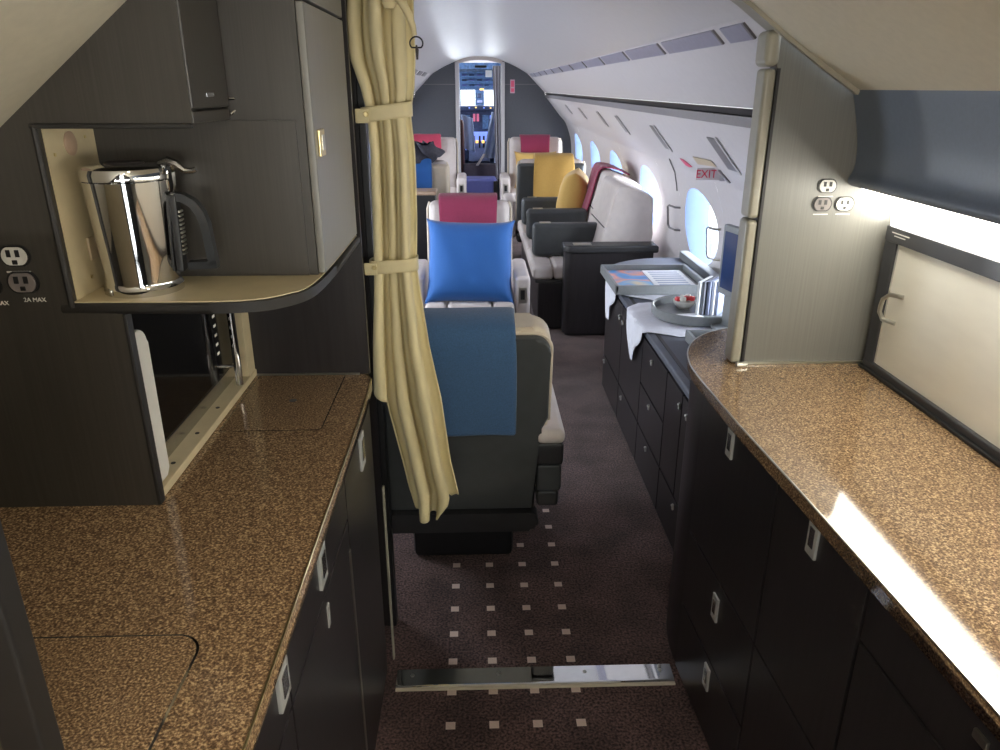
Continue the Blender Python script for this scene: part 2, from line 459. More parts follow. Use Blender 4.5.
# floor
b = B(); b.box(-1.25, 1.3, -1.3, 13.0, -0.03, 0.0)
struct(b.build('floor', carpet), 'dark brown carpet with small pale woven squares', 'floor')

# service panels along the right overhead
def psu(y0, y1, side, zoff=(.03, .19)):
    a, c = zoff
    p0 = (lerp(.61, .837, a), lerp(1.76, 1.535, a)); p1 = (lerp(.61, .837, c), lerp(1.76, 1.535, c))
    nx, nz = -.70, -.71
    b = B()
    b.prism([(CX + side * (p0[0]), p0[1]), (CX + side * (p1[0]), p1[1]), (CX + side * (p1[0] + nx * .006), p1[1] + nz * .006), (CX + side * (p0[0] + nx * .006), p0[1] + nz * .006)], 'y', y0, y1)
    return b
spans = [(2.07, 2.25)] + [(2.33 + .70 * i, 2.33 + .70 * i + .62) for i in range(11)]
ordn = ['small square', 'first long', 'second long', 'third long', 'fourth long', 'fifth long', 'sixth long', 'seventh long', 'eighth long', 'ninth long', 'tenth long', 'eleventh long']
for i, (a, c) in enumerate(spans):
    t = thing('overhead_service_panel', ('small square lavender insert of the right overhead strip, nearest the galley' if i == 0 else
        '%s lavender insert of the right overhead strip, counted from the galley toward the cockpit' % ordn[i]), 'overhead panel', (CX + .72, (a + c) / 2, 1.64), 'lavender inserts in the right overhead strip')
    psu(a, c, 1).build('insert', slot if i != 3 and i != 4 else railm and slot, t)
    psu(a - .015, a, 1).build('edge_strip', railm, t)
for i in range(4):
    a = 6.6 + .75 * i
    t = thing('overhead_service_panel', '%s grey insert of the left overhead strip seen beside the curtain' % ['nearest', 'second nearest', 'third nearest', 'farthest'][i], 'overhead panel', (CX - .72, a + .2, 1.64), 'inserts in the left overhead strip')
    psu(a, a + .5, -1).build('insert', railm, t)
    psu(a + .5, a + .515, -1).build('edge_strip', winlite, t)

# slanted sidewall slots above the windows (reading-light vents)
sl = [(3.21, 1.402, 1.271, .14), (4.34, 1.397, 1.274, .13), (5.42, 1.412, 1.304, .12), (6.26, 1.415, 1.316, .12), (7.39, 1.416, 1.33, .12), (8.45, 1.42, 1.34, .12)]
for i, (y, za, zb, w) in enumerate(sl):
    t = thing('sidewall_air_vent', '%s slim grey vent slot set upright in the right sidewall' % ['nearest', 'second nearest', 'third nearest', 'fourth nearest', 'fifth nearest', 'farthest'][i], 'vent', (wall_x(zb), y, zb), 'upright vent slots above the right windows')
    b = B(); b.grid(lambda u, v: (wall_x(lerp(za, zb, v)) - .004, y + lerp(-w / 2, w / 2, u), lerp(za, zb, v)), 1, 6); b.build('slot', railm, t, solid=.004)
    b = B(); b.grid(lambda u, v: (wall_x(lerp(za + .005, zb - .01, v)) - .008, y + lerp(-w / 2 - .012, -w / 2 + .004, u), lerp(za + .005, zb - .01, v)), 1, 6); b.build('lip', winlite, t, solid=.006)

# EXIT sign and exit markings on the right sidewall
def wall_frame(y, z):
    s = s_of_z(z); x0, z0 = wall_at(s - .02); x1, z1 = wall_at(s + .02)
    up = Vector((x0 - x1, 0, z0 - z1)).normalized(); right = Vector((0, -1, 0))
    n = right.cross(up); return face_rot(right, up), n
t = thing('exit_sign', 'small white EXIT sign with red letters standing off the right sidewall', 'sign', (1.10, 3.56, 1.195))
B().box(1.030, 1.150, 3.555, 3.561, 1.192, 1.248, bev=.001).build('sign_plate', shell, t)
text('sign_letters', 'EXIT', .052, (1.076, 3.553, 1.219), face_rot((1, 0, 0), (0, 0, 1)) @ Matrix.Scale(.93, 4, (1, 0, 0)), exitred, t, extr=.0012)
B().box(1.140, 1.165, 3.550, 3.566, 1.188, 1.252, bev=.002).build('mounting_edge', winlite, t)
rm, nn = wall_frame(4.1, 1.21)
def wall_poly(name, pts, m, label, cat):
    b = B(); o = 0.006
    V = [b.bm.verts.new((wall_x(z) - .006, y, z)) for y, z in pts]; b.bm.faces.new(V)
    return tag(b.build(name, m, solid=.003), label, cat)
wall_poly('exit_arrow', [(4.2, 1.235), (4.13, 1.235), (4.05, 1.205), (4.13, 1.195), (4.2, 1.2)], pinkm, 'pink arrow marker on the sidewall left of the EXIT sign', 'marker')
wall_poly('exit_placard', [(3.83, 1.275), (3.83, 1.24), (3.47, 1.262), (3.5, 1.285)], tanm, 'tan wedge-shaped placard above the EXIT sign', 'marker')
b = B(); b.grid(lambda u, v: (wall_x(lerp(1.245, 1.19, v)) - .005, 3.46 + .03 * u, lerp(1.245, 1.19, v)), 1, 3)
tag(b.build('exit_latch', railm, solid=.006), 'small grey latch tab just right of the EXIT sign', 'latch')
b = B(); b.tube([(wall_x(z) - .003, y, z) for y, z in ((4.58, 1.2), (4.62, 1.12), (4.66, 1.05), (4.69, 1.0))], .004, 6)
tag(b.build('exit_door_seam', railm), 'thin grey seam line of the emergency exit between two windows', 'seam')
for (ya, yb, za, zb, lab) in ((4.8, 4.655, .9, .76, 'thin bracket handle on the sidewall between the two nearest windows'), (3.93, 3.84, .91, .75, 'D-shaped grab handle at the near edge of the nearest oval window')):
    b = B(); o = .045
    q = [(wall_x(za) - .002, yb, za), (wall_x(za) - o * .7, lerp(yb, ya, .1), za), (wall_x(za) - o, lerp(yb, ya, .75), za), (wall_x(za) - o, ya, za - .012), (wall_x(zb) - o, ya, zb + .012), (wall_x(zb) - o, lerp(yb, ya, .75), zb), (wall_x(zb) - o * .7, lerp(yb, ya, .1), zb), (wall_x(zb) - .002, yb, zb)]
    b.tube(q, .0065, 8)
    tag(b.build('grab_handle', railm if ya > 4 else nickel), lab, 'handle')

# ------------------------------------------------------------------ forward bulkhead and cockpit
prof_r = [(CX + x, z) for x, z in spline(UP, 4) + PSU + LOWS]
prof_l = [(CX - x, z) for x, z in spline(UP, 4) + PSU + LOWS]
DL, DR, DT = -.235, .355, 1.885
def topz(x):
    d = abs(x - CX); pts = spline(UP, 4)
    for (a, za), (c, zc) in zip(pts, pts[1:]):
        if a <= d <= c: return lerp(za, zc, (d - a) / (c - a))
    return 1.7
pl = [(DL, 0), (DL, topz(DL) - .002)] + [p for p in prof_l if p[0] < DL] ; pr = [(DR, 0), (DR, topz(DR) - .002)] + [p for p in prof_r if p[0] > DR]
lw = struct(B().prism(pl, 'y', Y1 - .04, Y1).build('wall_front_left', bulk), 'dark grey forward bulkhead left of the cockpit doorway', 'wall')
rw = struct(B().prism(pr, 'y', Y1 - .04, Y1).build('wall_front_right', bulk), 'dark grey forward bulkhead right of the cockpit doorway', 'wall')
B().box(-.83, DL, Y1 - .043, Y1 - .04, 1.628, 1.636).build('seam_strip', railm, lw)
B().box(DR, .92, Y1 - .043, Y1 - .04, 1.628, 1.636).build('seam_strip', railm, rw)
jl = struct(B().box(DL - .02, DL + .035, Y1 - .06, Y1 + .03, 0, 1.9, bev=.008).build('trim_5', winlite), 'pale jamb left of the cockpit doorway', 'trim')
jr = struct(B().box(DR - .02, DR + .03, Y1 - .06, Y1 + .03, 0, 1.9, bev=.008).build('trim_6', winlite), 'pale jamb right of the cockpit doorway', 'trim')
b = B(); ar = [(lerp(DL, DR, i / 16), 1.875 + .05 * math.sin(PI * i / 16)) for i in range(17)]
b.prism(ar + [(x, topz(x) + .005) for x, z in ar[::-1]], 'y', Y1 - .03, Y1 + .03)
struct(b.build('trim_7', ckliner), 'cream arched header over the cockpit doorway', 'trim')
t = thing('placard', 'small pink placard on the bulkhead right of the cockpit doorway', 'placard', (.48, Y1 - .045, 1.52))
B().box(.455, .515, Y1 - .046, Y1 - .04, 1.525, 1.69, bev=.002).build('plate', mat('placard_pink', (206, 168, 182), var=.04), t)
B().box(.465, .505, Y1 - .049, Y1 - .046, 1.60, 1.675).build('upper_print', pinkm, t)
B().box(.465, .505, Y1 - .049, Y1 - .046, 1.54, 1.585).build('lower_print', pinkm, t)

# cockpit shell
for nm, x, wn in (('wall_cockpit_left', -.75, 15), ('wall_cockpit_right', .87, 16)):
    b = B(); b.box(x - .02, x + .02, Y1 + .03, 12.42, 0, 1.2); b.box(x - .02, x + .02, Y1 + .03, 11.0, 1.2, 1.955); b.box(x - .02, x + .02, 11.0, 12.42, 1.72, 1.955)
    struct(b.build(nm, ckptd), 'dark cockpit side wall', 'wall')
    struct(B().box(x - .006, x + .006, 11.0, 12.4, 1.2, 1.72).build('window_%d' % wn, glass), 'cockpit side window', 'window')
struct(B().box(-.77, .89, Y1 + .03, 12.7, 1.955, 1.985).build('ceiling.001', ckliner), 'cream cockpit ceiling lining', 'ceiling')
# windshield wall with openings
b = B(); yw = 12.4
for (x0, x1, z0, z1) in ((-.75, -.225, 0, 1.95), (-.225, .36, 0, 1.335), (-.225, .36, 1.56, 1.95), (0.0, .137, 1.335, 1.56), (.345, .87, 0, 1.95)):
    b.box(x0, x1, yw, yw + .04, z0, z1)
ww = struct(b.build('wall_windshield', ckpt), 'dark cockpit front wall around the windshield', 'wall')
for i, (x0, x1) in enumerate(((-.225, 0.0), (.137, .345))):
    struct(B().box(x0, x1, yw + .015, yw + .022, 1.335, 1.56).build('window_%d' % (13 + i), glass), '%s windshield pane of the cockpit' % ['left', 'right'][i], 'window')
t = thing('overhead_console', 'dark blue cockpit overhead switch console above the windshield', 'panel', (.06, 11.6, 1.56))
b = B(); b.prism([(11.4, 1.80), (11.9, 1.56), (11.95, 1.59), (11.45, 1.84)], 'x', -.24, .36); b.build('panel', ckpt, t)
for i in range(5):
    for j in range(3):
        y = 11.45 + j * .14; z = 1.80 - j * .0672 - .02
        B().box(-.19 + i * .11, -.12 + i * .11, y, y + .06, z - .03, z - .012).build('switch_bank', ckptd if (i + j) % 2 else casebl, t)
B().box(.15, .24, 11.38, 11.4, 1.73, 1.82, bev=.004).build('white_card', paper, t)
B().box(.07, .13, 11.86, 11.88, 1.555, 1.585).build('amber_light', glowy, t)
B().box(.0, .16, 10.95, 11.02, 1.845, 1.875, bev=.004).build('dark_grille', blackm, t)
t = thing('center_post', 'blue-grey windshield centre post with compass', 'post', (.07, 12.3, 1.33))
B().box(.0, .14, 12.33, 12.39, 1.335, 1.56, bev=.01).build('post', ckpt, t)
B().box(.04, .1, 12.28, 12.33, 1.44, 1.51, bev=.012).build('compass', ckptd, t)
B().box(.03, .11, 12.31, 12.33, 1.37, 1.41, bev=.006).build('small_display', caseedge, t)
t = thing('instrument_panel', 'dark cockpit instrument panel below the windshield', 'panel', (.06, 12.0, .5))
B().box(-.72, .84, 11.9, 12.38, 1.27, 1.335, bev=.02).build('glareshield', ckptd, t)
B().box(-.72, .84, 12.02, 12.1, .55, 1.27).build('panel', ckptd, t)
for x0, x1, z0, z1, m in ((-.035, .0, 1.11, 1.22, glowr), (.02, .055, 1.11, 1.22, glowr), (.22, .3, 1.14, 1.2, screen), (.11, .2, 1.0, 1.2, ckpt), (-.18, -.08, 1.0, 1.2, ckpt), (-.06, .2, .82, .96, screen), (.23, .27, 1.04, 1.1, screen), (.24, .28, .82, .88, glowr)):
    B().box(x0, x1, 12.0, 12.02, z0, z1, bev=.004).build('display', m, t)
for i, (x, z) in enumerate(((-.1, 1.30), (.0, 1.305), (.12, 1.3), (.22, 1.3), (-.16, .7), (.05, .74), (.16, .7))):
    B().box(x, x + .022, 11.88, 11.9, z, z + .015).build('indicator_light', glowy if i % 2 else screen, t)
t = thing('center_pedestal', 'blue cockpit centre pedestal with throttle levers', 'pedestal', (.06, 11.5, 0))
b = B(); b.prism([(10.95, 0), (10.95, .62), (11.55, .78), (11.98, .8), (11.98, 0)], 'x', -.1, .2, bev=.01); b.build('pedestal_body', ckptd, t)
for x in (-.02, .06, .12):
    B().tube([(x, 11.5, .76), (x, 11.46, .93)], .014, 8).build('lever', blackm if x > 0 else casebl, t)
for x in (.0, .09): B().box(x, x + .04, 11.44, 11.47, .83, .87, bev=.006).build('lever_light', glowy, t)
for k, (x0, lab, lm) in enumerate(((-.36, 'left pilot seat with brown back and pale blue cover', brownl), (.46, 'right pilot seat under a pale blue cover', palebl))):
    t = thing('pilot_seat', lab, 'seat', (x0, 11.2, 0), 'pilot seats in the cockpit')
    B().box(x0 - .22, x0 + .22, 11.0, 11.45, .3, .44, bev=.04).build('seat', brownl, t)
    B().box(x0 - .2, x0 + .2, 10.95, 11.06, .44, 1.18, bev=.05).build('backrest', lm, t)
    B().box(x0 - .12, x0 + .12, 11.0, 11.4, 0, .3, bev=.02).build('seat_base', ckptd, t)
    b = B()
    if k == 0: b.grid(lambda u, v: (x0 + .17 + .15 * u + .03 * v, 11.1 + .02 * math.sin(u * 9), lerp(1.24, .78, v) - .05 * u), 8, 8)
    else: b.grid(lambda u, v: (x0 - .19 - .13 * v - .02 + .2 * u - .02, 10.93 - .02 * math.sin(u * 14), lerp(1.28, .66, v)), 10, 8)
    b.build('seat_cover', palebl, t, solid=.012)
b = B(); b.grid(lambda u, v: (lerp(.275, .365, u) - .075 * (1 - v) * (1 - u) * .6 + .004, 10.52 + .025 * math.sin(u * 20), lerp(1.86, .42, v)), 40, 10)
tag(b.build('doorway_drape', greyveil, solid=.006), 'grey drape gathered at the right side of the cockpit doorway', 'curtain')

# blue case + grey case in the doorway
t = thing('travel_case', 'blue hard case standing in the aisle before the cockpit doorway', 'case', (.06, 9.95, 0))
B().box(-.155, .27, 9.86, 10.2, 0.02, .50, bev=.04, seg=4).build('case_body', casebl, t)
B().box(-.165, -.145, 9.85, 10.2, .02, .49, bev=.008).build('edge_trim', caseedge, t)
b = B(); b.box(-.1, -.06, 9.9, 10.15, 0, .025, bev=.005); b.box(.17, .21, 9.9, 10.15, 0, .025, bev=.005); b.build('feet', blackm, t)
B().box(.225, .285, 9.85, 10.21, .03, .47, bev=.012).build('dark_side', blackm, t)
t = thing('jump_seat', 'folded grey-brown jump seat filling the cockpit doorway', 'seat', (.08, 10.5, 0))
B().box(-.17, .31, 10.56, 10.72, 0, .615, bev=.015).build('seat_shell', casegrey, t)
b = B(); b.tube([(.02, 10.55, .42), (.0, 10.53, .36), (.06, 10.53, .33), (.12, 10.53, .37), (.08, 10.53, .43), (.04, 10.53, .40)], .022, 8, closed=True); b.build('harness_buckle', blackm, t)
b = B(); b.grid(lambda u, v: (.0 + .035 * u + .10 * v, 10.54 - .02 * math.sin(v * 3), .60 + .15 * v), 3, 6); b.build('strap_end', ckliner, t, solid=.01)

# ------------------------------------------------------------------ cushions, throws, seats
def pillow(name, m, label, W, H, T, loc, rotm, seed=1):
    rnd = random.Random(seed); b = B(); n = 22
    p = [rnd.uniform(0, 6) for _ in range(4)]
    def side(sg):
        def f(u, v):
            x = 2 * u - 1; z = 2 * v - 1
            th = T * (max(0, (1 - x ** 4)) * max(0, (1 - z ** 4))) ** 0.55
            th *= 1 + .08 * math.sin(3 * x + p[0]) * math.sin(2.4 * z + p[1])
            th += .006 * math.sin(9 * x + 5 * z + p[2]) * (1 - x * x) * (1 - z * z)
            X = x * W / 2 * (1 - .085 * (1 - z ** 4)); Z = z * H / 2 * (1 - .085 * (1 - x ** 4))
            return (X, sg * th / 2, Z)
        return f
    b.grid(side(1), n, n); b.grid(side(-1), n, n)
    bmesh.ops.remove_doubles(b.bm, verts=b.bm.verts[:], dist=1e-5)
    bmesh.ops.transform(b.bm, matrix=Matrix.Translation(Vector(loc)) @ rotm, verts=b.bm.verts[:])
    return tag(b.build(name, m, ang=80), label, 'pillow')
def throw(name, m, label, path, x0, x1, seed=0, th=.012, wav=.006, taper=0.0, xf=None, cat='throw'):
    # path in (y,z) ; draped strip
    P = spline(path, 8); b = B(); rnd = random.Random(seed); ph = [rnd.uniform(0, 6) for _ in range(4)]
    n = len(P) - 1
    def f(u, v):
        i = v * n; k = min(int(i), n - 1); t = i - k
        y = lerp(P[k][0], P[k + 1][0], t); z = lerp(P[k][1], P[k + 1][1], t)
        x = lerp(x0, x1, u) + wav * math.sin(v * 7 + ph[0]) * (u - .5) * 2
        y += wav * .5 * math.sin(u * 11 + v * 3 + ph[1]); z += wav * .3 * math.sin(u * 8 + ph[2])
        return (x, y, z)
    b.grid(f, 18, n)
    if xf: bmesh.ops.transform(b.bm, matrix=xf, verts=b.bm.verts[:])
    return tag(b.build(name, m, solid=th, subdiv=1), label, cat)

def make_seat(label, group, shellm=charcoal):
    """Club seat facing -Y. Backrest front face near y=0 at the top, origin on the floor."""
    t = thing('club_seat', label, 'seat', (0, 0, 0), group)
    B().box(-.2, .2, -.42, .02, 0, .2, bev=.02).build('pedestal', blackm, t)
    B().box(-.27, .27, -.5, .08, .2, .3, bev=.03, seg=3).build('seat_frame', darkl, t)
    b = B()
    for a, c in ((-.268, -.135), (-.135, .135), (.135, .268)): b.box(a, c, -.54, .02, .29, .45, bev=.035, seg=4)
    b.build('seat_cushion', cream, t)
    M = rot('X', -7, (0, .05, .42))
    b = B()
    b.box(-.262, .262, -.005, .10, .40, .985, bev=.045, seg=5, mtx=M)
    b.build('backrest', cream, t)
    b = B(); b.box(-.272, .272, .07, .135, .34, .96, bev=.03, seg=4, mtx=M); b.build('back_shell', shellm, t)
    for sx in (-.274, .274):
        pts = [M @ Vector((sx, .085, z)) for z in (.42, .6, .8, .93)] + [M @ Vector((sx * .95, .085, .975))]
        B().tube(pts, .008, 8).build('shell_piping', ccream, t)
    for s in (-1, 1):
        x0, x1 = (.272, .365) if s > 0 else (-.365, -.272)
        ar = B().box(x0, x1, -.46, .06, .24, .60, bev=.028, seg=4).build('armrest', cream, t)
        B().box(x0 + .022, x1 - .022, -.466, -.458, .43, .53, bev=.002).build('control_panel', nickel, ar)
        B().box(x0 + .034, x1 - .034, -.470, -.464, .455, .515, bev=.001).build('control_buttons', blackm, ar)
    return t

seat_b = make_seat('cream club seat facing the galley, under the blue pillow and plum throw', 'cream club seats')
seat_b.location = (-.045, 4.72, 0); seat_b.scale = (.98, 1, .945)
G = 'cream club seats'
dup(seat_b, (-.78, 4.78, 0), 'cream club seat half hidden behind the curtain, beside the blue-pillow seat', group=G)
dup(seat_b, (.715, 9.25, 0), 'farthest right club seat against the dark bulkhead, facing the galley', group=G, scale=(1.18, 1.1, 1.06))
dup(seat_b, (-.545, 9.25, 0), 'farthest left club seat by the cockpit doorway, with the pink throw', group=G, scale=(1.18, 1.1, 1.06))
dup(seat_b, (.69, 7.22, 0), 'club seat with dark back turned to the camera under the mustard throw', group=G, rz=PI, scale=(1.14, 1.1, 1.0))
seat_c = make_seat('cream-backed club seat beyond the curtain, with blue throw and dark jacket', G, shellm=ccream)
seat_c.location = (-.56, 7.15, 0); seat_c.rotation_euler = (0, 0, PI); seat_c.scale = (1.14, 1.1, 1.0)

# nearest seat: back turned to the camera, large charcoal shell
t = thing('club_seat', 'nearest club seat, charcoal back turned to the camera under the slate blue blanket', 'seat', (-.055, 2.35, 0), G)
def shellf(x):
    return x
b = B()
# back shell silhouette in XZ, extruded and leaned
def rr(x0, x1, z0, z1, r, n=6, top=True, bot=False):
    pts = []
    if bot:
        for k in range(n + 1):
            a = PI + PI / 2 * k / n; pts.append((x0 + r + r * math.cos(a), z0 + r + r * math.sin(a)))
        for k in range(n + 1):
            a = 1.5 * PI + PI / 2 * k / n; pts.append((x1 - r + r * math.cos(a), z0 + r + r * math.sin(a)))
    else: pts += [(x0, z0), (x1, z0)]
    for k in range(n + 1):
        a = PI / 2 * k / n; pts.append((x1 - r + r * math.cos(a), z1 - r + r * math.sin(a)))
    for k in range(n + 1):
        a = PI / 2 + PI / 2 * k / n; pts.append((x0 + r + r * math.cos(a), z1 - r + r * math.sin(a)))
    return pts
XL, XR = -.335, .214
M = rot('X', 9, (0, 2.20, .25))
def leaned(bb): bmesh.ops.transform(bb.bm, matrix=M, verts=bb.bm.verts[:]); return bb
sho = rr(XL, XR, .305, .938, .05)
sho = [(XL, .305), (XR - .034, .305), (XR - .034, .585), (XR - .028, .612), (XR - .012, .632), (XR, .66)] + sho[2:]
leaned(B().prism(sho, 'y', 2.145, 2.185, bev=.010)).build('back_shell', charcoal, t)
leaned(B().prism(rr(XL - .002, XR - .02, .222, .300, .03, bot=True), 'y', 2.13, 2.19, bev=.012)).build('lower_skirt', darkl, t)
leaned(B().prism(rr(XL - .004, XR + .004,   .36, .958, .06), 'y', 2.183, 2.28, bev=.02, seg=4)).build('backrest', ccream, t)
b = B(); pts = [(XR + .004, 2.176, .64), (XR + .004, 2.176, .75)] + [(XR - .05 + .054 * math.cos(PI / 2 * k / 8), 2.176, .888 + .054 * math.sin(PI / 2 * k / 8)) for k in range(9)] + [(XR - .12, 2.176, .942), (-.2, 2.176, .942)]
leaned(b.tube(pts, .0055, 8)).build('shell_piping', ccream, t)
B().box(-.30, .18, 2.22, 2.78, .3, .46, bev=.035, seg=4).build('seat_cushion', cream, t)
B().box(-.30, .18, 2.22, 2.75, .2, .3, bev=.02).build('seat_frame', darkl, t)
B().box(-.24, .12, 2.3, 2.66, 0, .2, bev=.02).build('pedestal', blackm, t)
for x0, x1 in ((.180, .270), (-.391, -.301)):
    a = B().box(x0, x1, 2.085, 2.66, .555, .605, bev=.02, seg=4).build('armrest', cream, t)
    B().box(x0 + .002, x1 - .002, 2.10, 2.64, .475, .555, bev=.012).build('armrest_upper_panel', darkl, a)
    B().box(x0 + .004, x1 - .006, 2.11, 2.62, .375, .473, bev=.012).build('armrest_middle_panel', charcoal, a)
    B().box(x0 + .006, x1 - .012, 2.12, 2.6, .315, .373, bev=.012).build('armrest_lower_panel', darkl, a)

def lp(y, z):
    v = M @ Vector((0, y, z)); return (v.y, v.z)
throw('blanket', slate, 'slate blue wool blanket hung over the nearest seat back', [lp(2.31, .72), lp(2.30, .86), lp(2.29, .955), lp(2.25, .978), lp(2.19, .975), lp(2.155, .95), lp(2.135, .88), lp(2.133, .77), lp(2.13, .615)], -.20, .112, 3, th=.016, wav=.003, cat='blanket')
# a folded rear layer showing as a lighter rim at right
# seat B dressing
throw('throw', plum, 'plum throw over the headrest behind the big blue pillow', [(4.92, .76), (4.935, .88), (4.91, .945), (4.85, .965), (4.775, .945), (4.735, .85), (4.72, .74)], -.235, .13, 5, wav=.004)
pillow('pillow', bluep, 'large bright blue square pillow on the cream seat facing the galley', .53, .525, .17, (-.040, 4.36, .636), Matrix.Rotation(math.radians(-30), 4, 'X') @ Matrix.Rotation(math.radians(1.5), 4, 'Y'), 2)
# far right
throw('throw', plum, 'plum throw over the farthest right seat against the bulkhead', [(9.40, .9), (9.40, 1.0), (9.37, 1.055), (9.30, 1.065), (9.26, 1.04), (9.23, .96), (9.22, .86)], .53, .885, 6, wav=.006)
pillow('pillow', yellowp, 'yellow pillow peeking over the mustard-draped seat back', .5, .42, .15, (.70, 9.06, .69), Matrix.Rotation(math.radians(-8), 4, 'X'), 4)
throw('throw', mustard, 'mustard throw hung over the dark back of the forward-facing right seat', [(7.22, .75), (7.21, .9), (7.18, 1.0), (7.10, 1.03), (7.01, 1.01), (6.975, .92), (6.985, .8), (7.0, .6)], .53, .895, 7, wav=.006)
# far left
throw('throw', mat('rose_wool', (196, 70, 98), rough=.9, var=.12, scale=260, sheen=.2), 'bright rose throw over the farthest left seat by the doorway', [(9.40, .9), (9.40, 1.0), (9.37, 1.06), (9.30, 1.075), (9.26, 1.05), (9.23, .97), (9.22, .86)], -.74, -.41, 8, wav=.006)
throw('throw', bluep, 'bright blue throw hung over the cream-backed seat beyond the curtain', [(7.15, .75), (7.14, .9), (7.10, 1.0), (7.03, 1.03), (6.94, 1.01), (6.895, .92), (6.91, .8), (6.93, .66)], -.80, -.40, 9, wav=.006)
b = B(); rnd = random.Random(5)
def jf(u, v):
    a = 2 * PI * u
    x = -.50 + .2 * (1 - .5 * v) * math.cos(a) + .03 * math.sin(5 * a + 6 * v)
    y = 7.02 + .13 * math.sin(a) * (1 - .3 * v) + .03 * math.sin(4 * a + 3 * v)
    z = 1.03 + .10 * v - .05 * max(0, -math.sin(a)) * (1 - v) * (1 + .6 * math.sin(3 * a)) + .015 * math.sin(7 * a)
    return (x, y, z)
b.grid(jf, 40, 8, cu=True)
tag(b.build('jacket', jacketm, solid=.01), 'crumpled dark jacket lying on the blue throw beyond the curtain', 'jacket')
t = thing('side_console', 'low dark console with tan top edge beyond the curtain', 'console', (-.7, 6.45, 0))
B().box(-.95, -.345, 6.40, 6.6, 0, .75, bev=.01).build('console_body', darkl, t)
B().box(-.96, -.335, 6.39, 6.61, .75, .785, bev=.01).build('console_top', tan, t)

# ------------------------------------------------------------------ divan
t = thing('divan', 'cream three-place divan along the right sidewall with charcoal armrests', 'sofa', (.75, 5.9, 0))
B().box(.42, 1.05, 5.03, 6.95, 0, .34, bev=.015).build('divan_base', veneer_d, t)
B().box(.40, 1.05, 5.02, 6.96, .335, .36, bev=.01).build('base_rail', darkl, t)
for i, (a, c) in enumerate(((5.0, 5.66), (5.66, 6.31), (6.31, 6.95))):
    B().box(.38, .525, a + .002, c - .002, .36, .455, bev=.028, seg=4).build('front_bolster', cream, t)
    B().box(.525, 1.0, a + .002, c - .002, .36, .46, bev=.028, seg=4).build('seat_cushion', cream, t)
for i, (a, c) in enumerate(((5.02, 5.66), (5.66, 6.36))):
    b = B()
    pf = [(.80, .45), (.862, .70), (.872, .708), (.868, .716), (.935, .965), (.955, .985), (.99, .992), (1.15, .935), (1.185, .905), (1.195, .67), (1.17, .45)]
    pf = [(x + (.05 if i else 0), z) for x, z in pf]
    b.prism(pf, 'y', a + .006, c - .006, bev=.018, seg=3)
    bc = b.build('back_cushion', cream, t)
    B().box(.864 + (.05 if i else 0), .876 + (.05 if i else 0), a + .012, c - .012, .7055, .7105).build('stitched_seam', raild, bc)
for y in (5.30, 5.96, 6.62):
    a = B().box(.40, .885, y, y + .11, .458, .695, bev=.035, seg=4).build('armrest', charcoal, t)
    B().box(.45, .53, y + .03, y + .08, .694, .698, bev=.001).build('control_plate', nickel, a)
throw('throw', plum, 'plum throw over the far end of the divan backrest', [(-.16, .62), (-.11, .80), (-.06, .985), (0, 1.012), (.1, .99), (.18, .95)], 0, .36, 11, wav=.008,
      xf=Matrix(((0, 1, 0, 1.035), (1, 0, 0, 6.02), (0, 0, 1, 0), (0, 0, 0, 1))))
pillow('pillow', yellowp, 'plump yellow pillow standing on the divan seat by the plum throw', .44, .48, .24, (.825, 6.45, .715), Matrix.Rotation(math.radians(79), 4, 'Z') @ Matrix.Rotation(math.radians(7), 4, 'X'), 9)
# end cabinet
t = thing('end_cabinet', 'dark rounded cabinet with armrest top closing the near end of the divan', 'cabinet', (.85, 4.95, 0))
def roundleft(x0, x1, y0, y1, r, n=6):
    pts = [(x1, y0), (x1, y1), (x0, y1)]
    for k in range(n + 1):
        a = PI + PI / 2 * k / n; pts.append((x0 + r + r * math.cos(a), y0 + r + r * math.sin(a)))
    return pts
B().prism(roundleft(.585, 1.17, 4.86, 5.0, .05), 'z', 0.02, .575).build('cabinet_body', veneer_d, t)
B().prism(roundleft(.575, 1.2, 4.85, 5.01, .055), 'z', .575, .625, bev=.014, seg=4).build('armrest_top', darkl, t)
B().prism(roundleft(.6, 1.1, 4.88, 4.99, .04), 'z', 0, .02).build('toe_kick', blackm, t)
B().box(.64, .76, 4.88, 4.95, .625, .629, bev=.001).build('control_plate', nickel, t)

# ------------------------------------------------------------------ credenza
t = thing('credenza', 'long dark low credenza with grey top along the right sidewall', 'credenza', (.95, 3.2, 0))
def cred(off, back):
    pts = [(back, 2.2), (.70 + off, 2.2), (.70 + off, 3.92 - off)]
    for k in range(1, 11):
        a = PI / 2 * k / 10
        pts.append((1.12 - (.42 - off) * math.cos(a), 3.92 - off + (.42 - off * .2) * math.sin(a)))
    pts.append((back, 4.34 - off)); return pts
B().prism(cred(.012, 1.10), 'z', 0.02, .625).build('carcass', veneer_d, t)
B().prism(cred(.04, 1.08), 'z', 0, .02).build('toe_kick', blackm, t)
tp = B().prism(cred(-.004, 1.245), 'z', .628, .655, bev=.008, seg=3).build('credenza_top', mat('credenza_top_grey', (88, 92, 104), rough=.5, var=.05), t)
B().box(1.195, 1.25, 2.2, 4.33, .655, .70, bev=.008).build('back_ledge', trayg, t)
B().box(.728, .742, 2.2, 3.95, .655, .657).build('top_groove', blackm, tp)
fr = [(2.2, 2.325, .225, .62), (2.33, 2.545, .225, .62), (2.55, 2.965, .415, .62), (2.55, 2.965, .225, .41), (2.97, 3.43, .225, .62), (3.435, 3.89, .225, .62), (2.2, 2.545, .03, .22), (2.55, 2.965, .03, .22), (2.97, 3.43, .03, .22), (3.435, 3.89, .03, .22)]
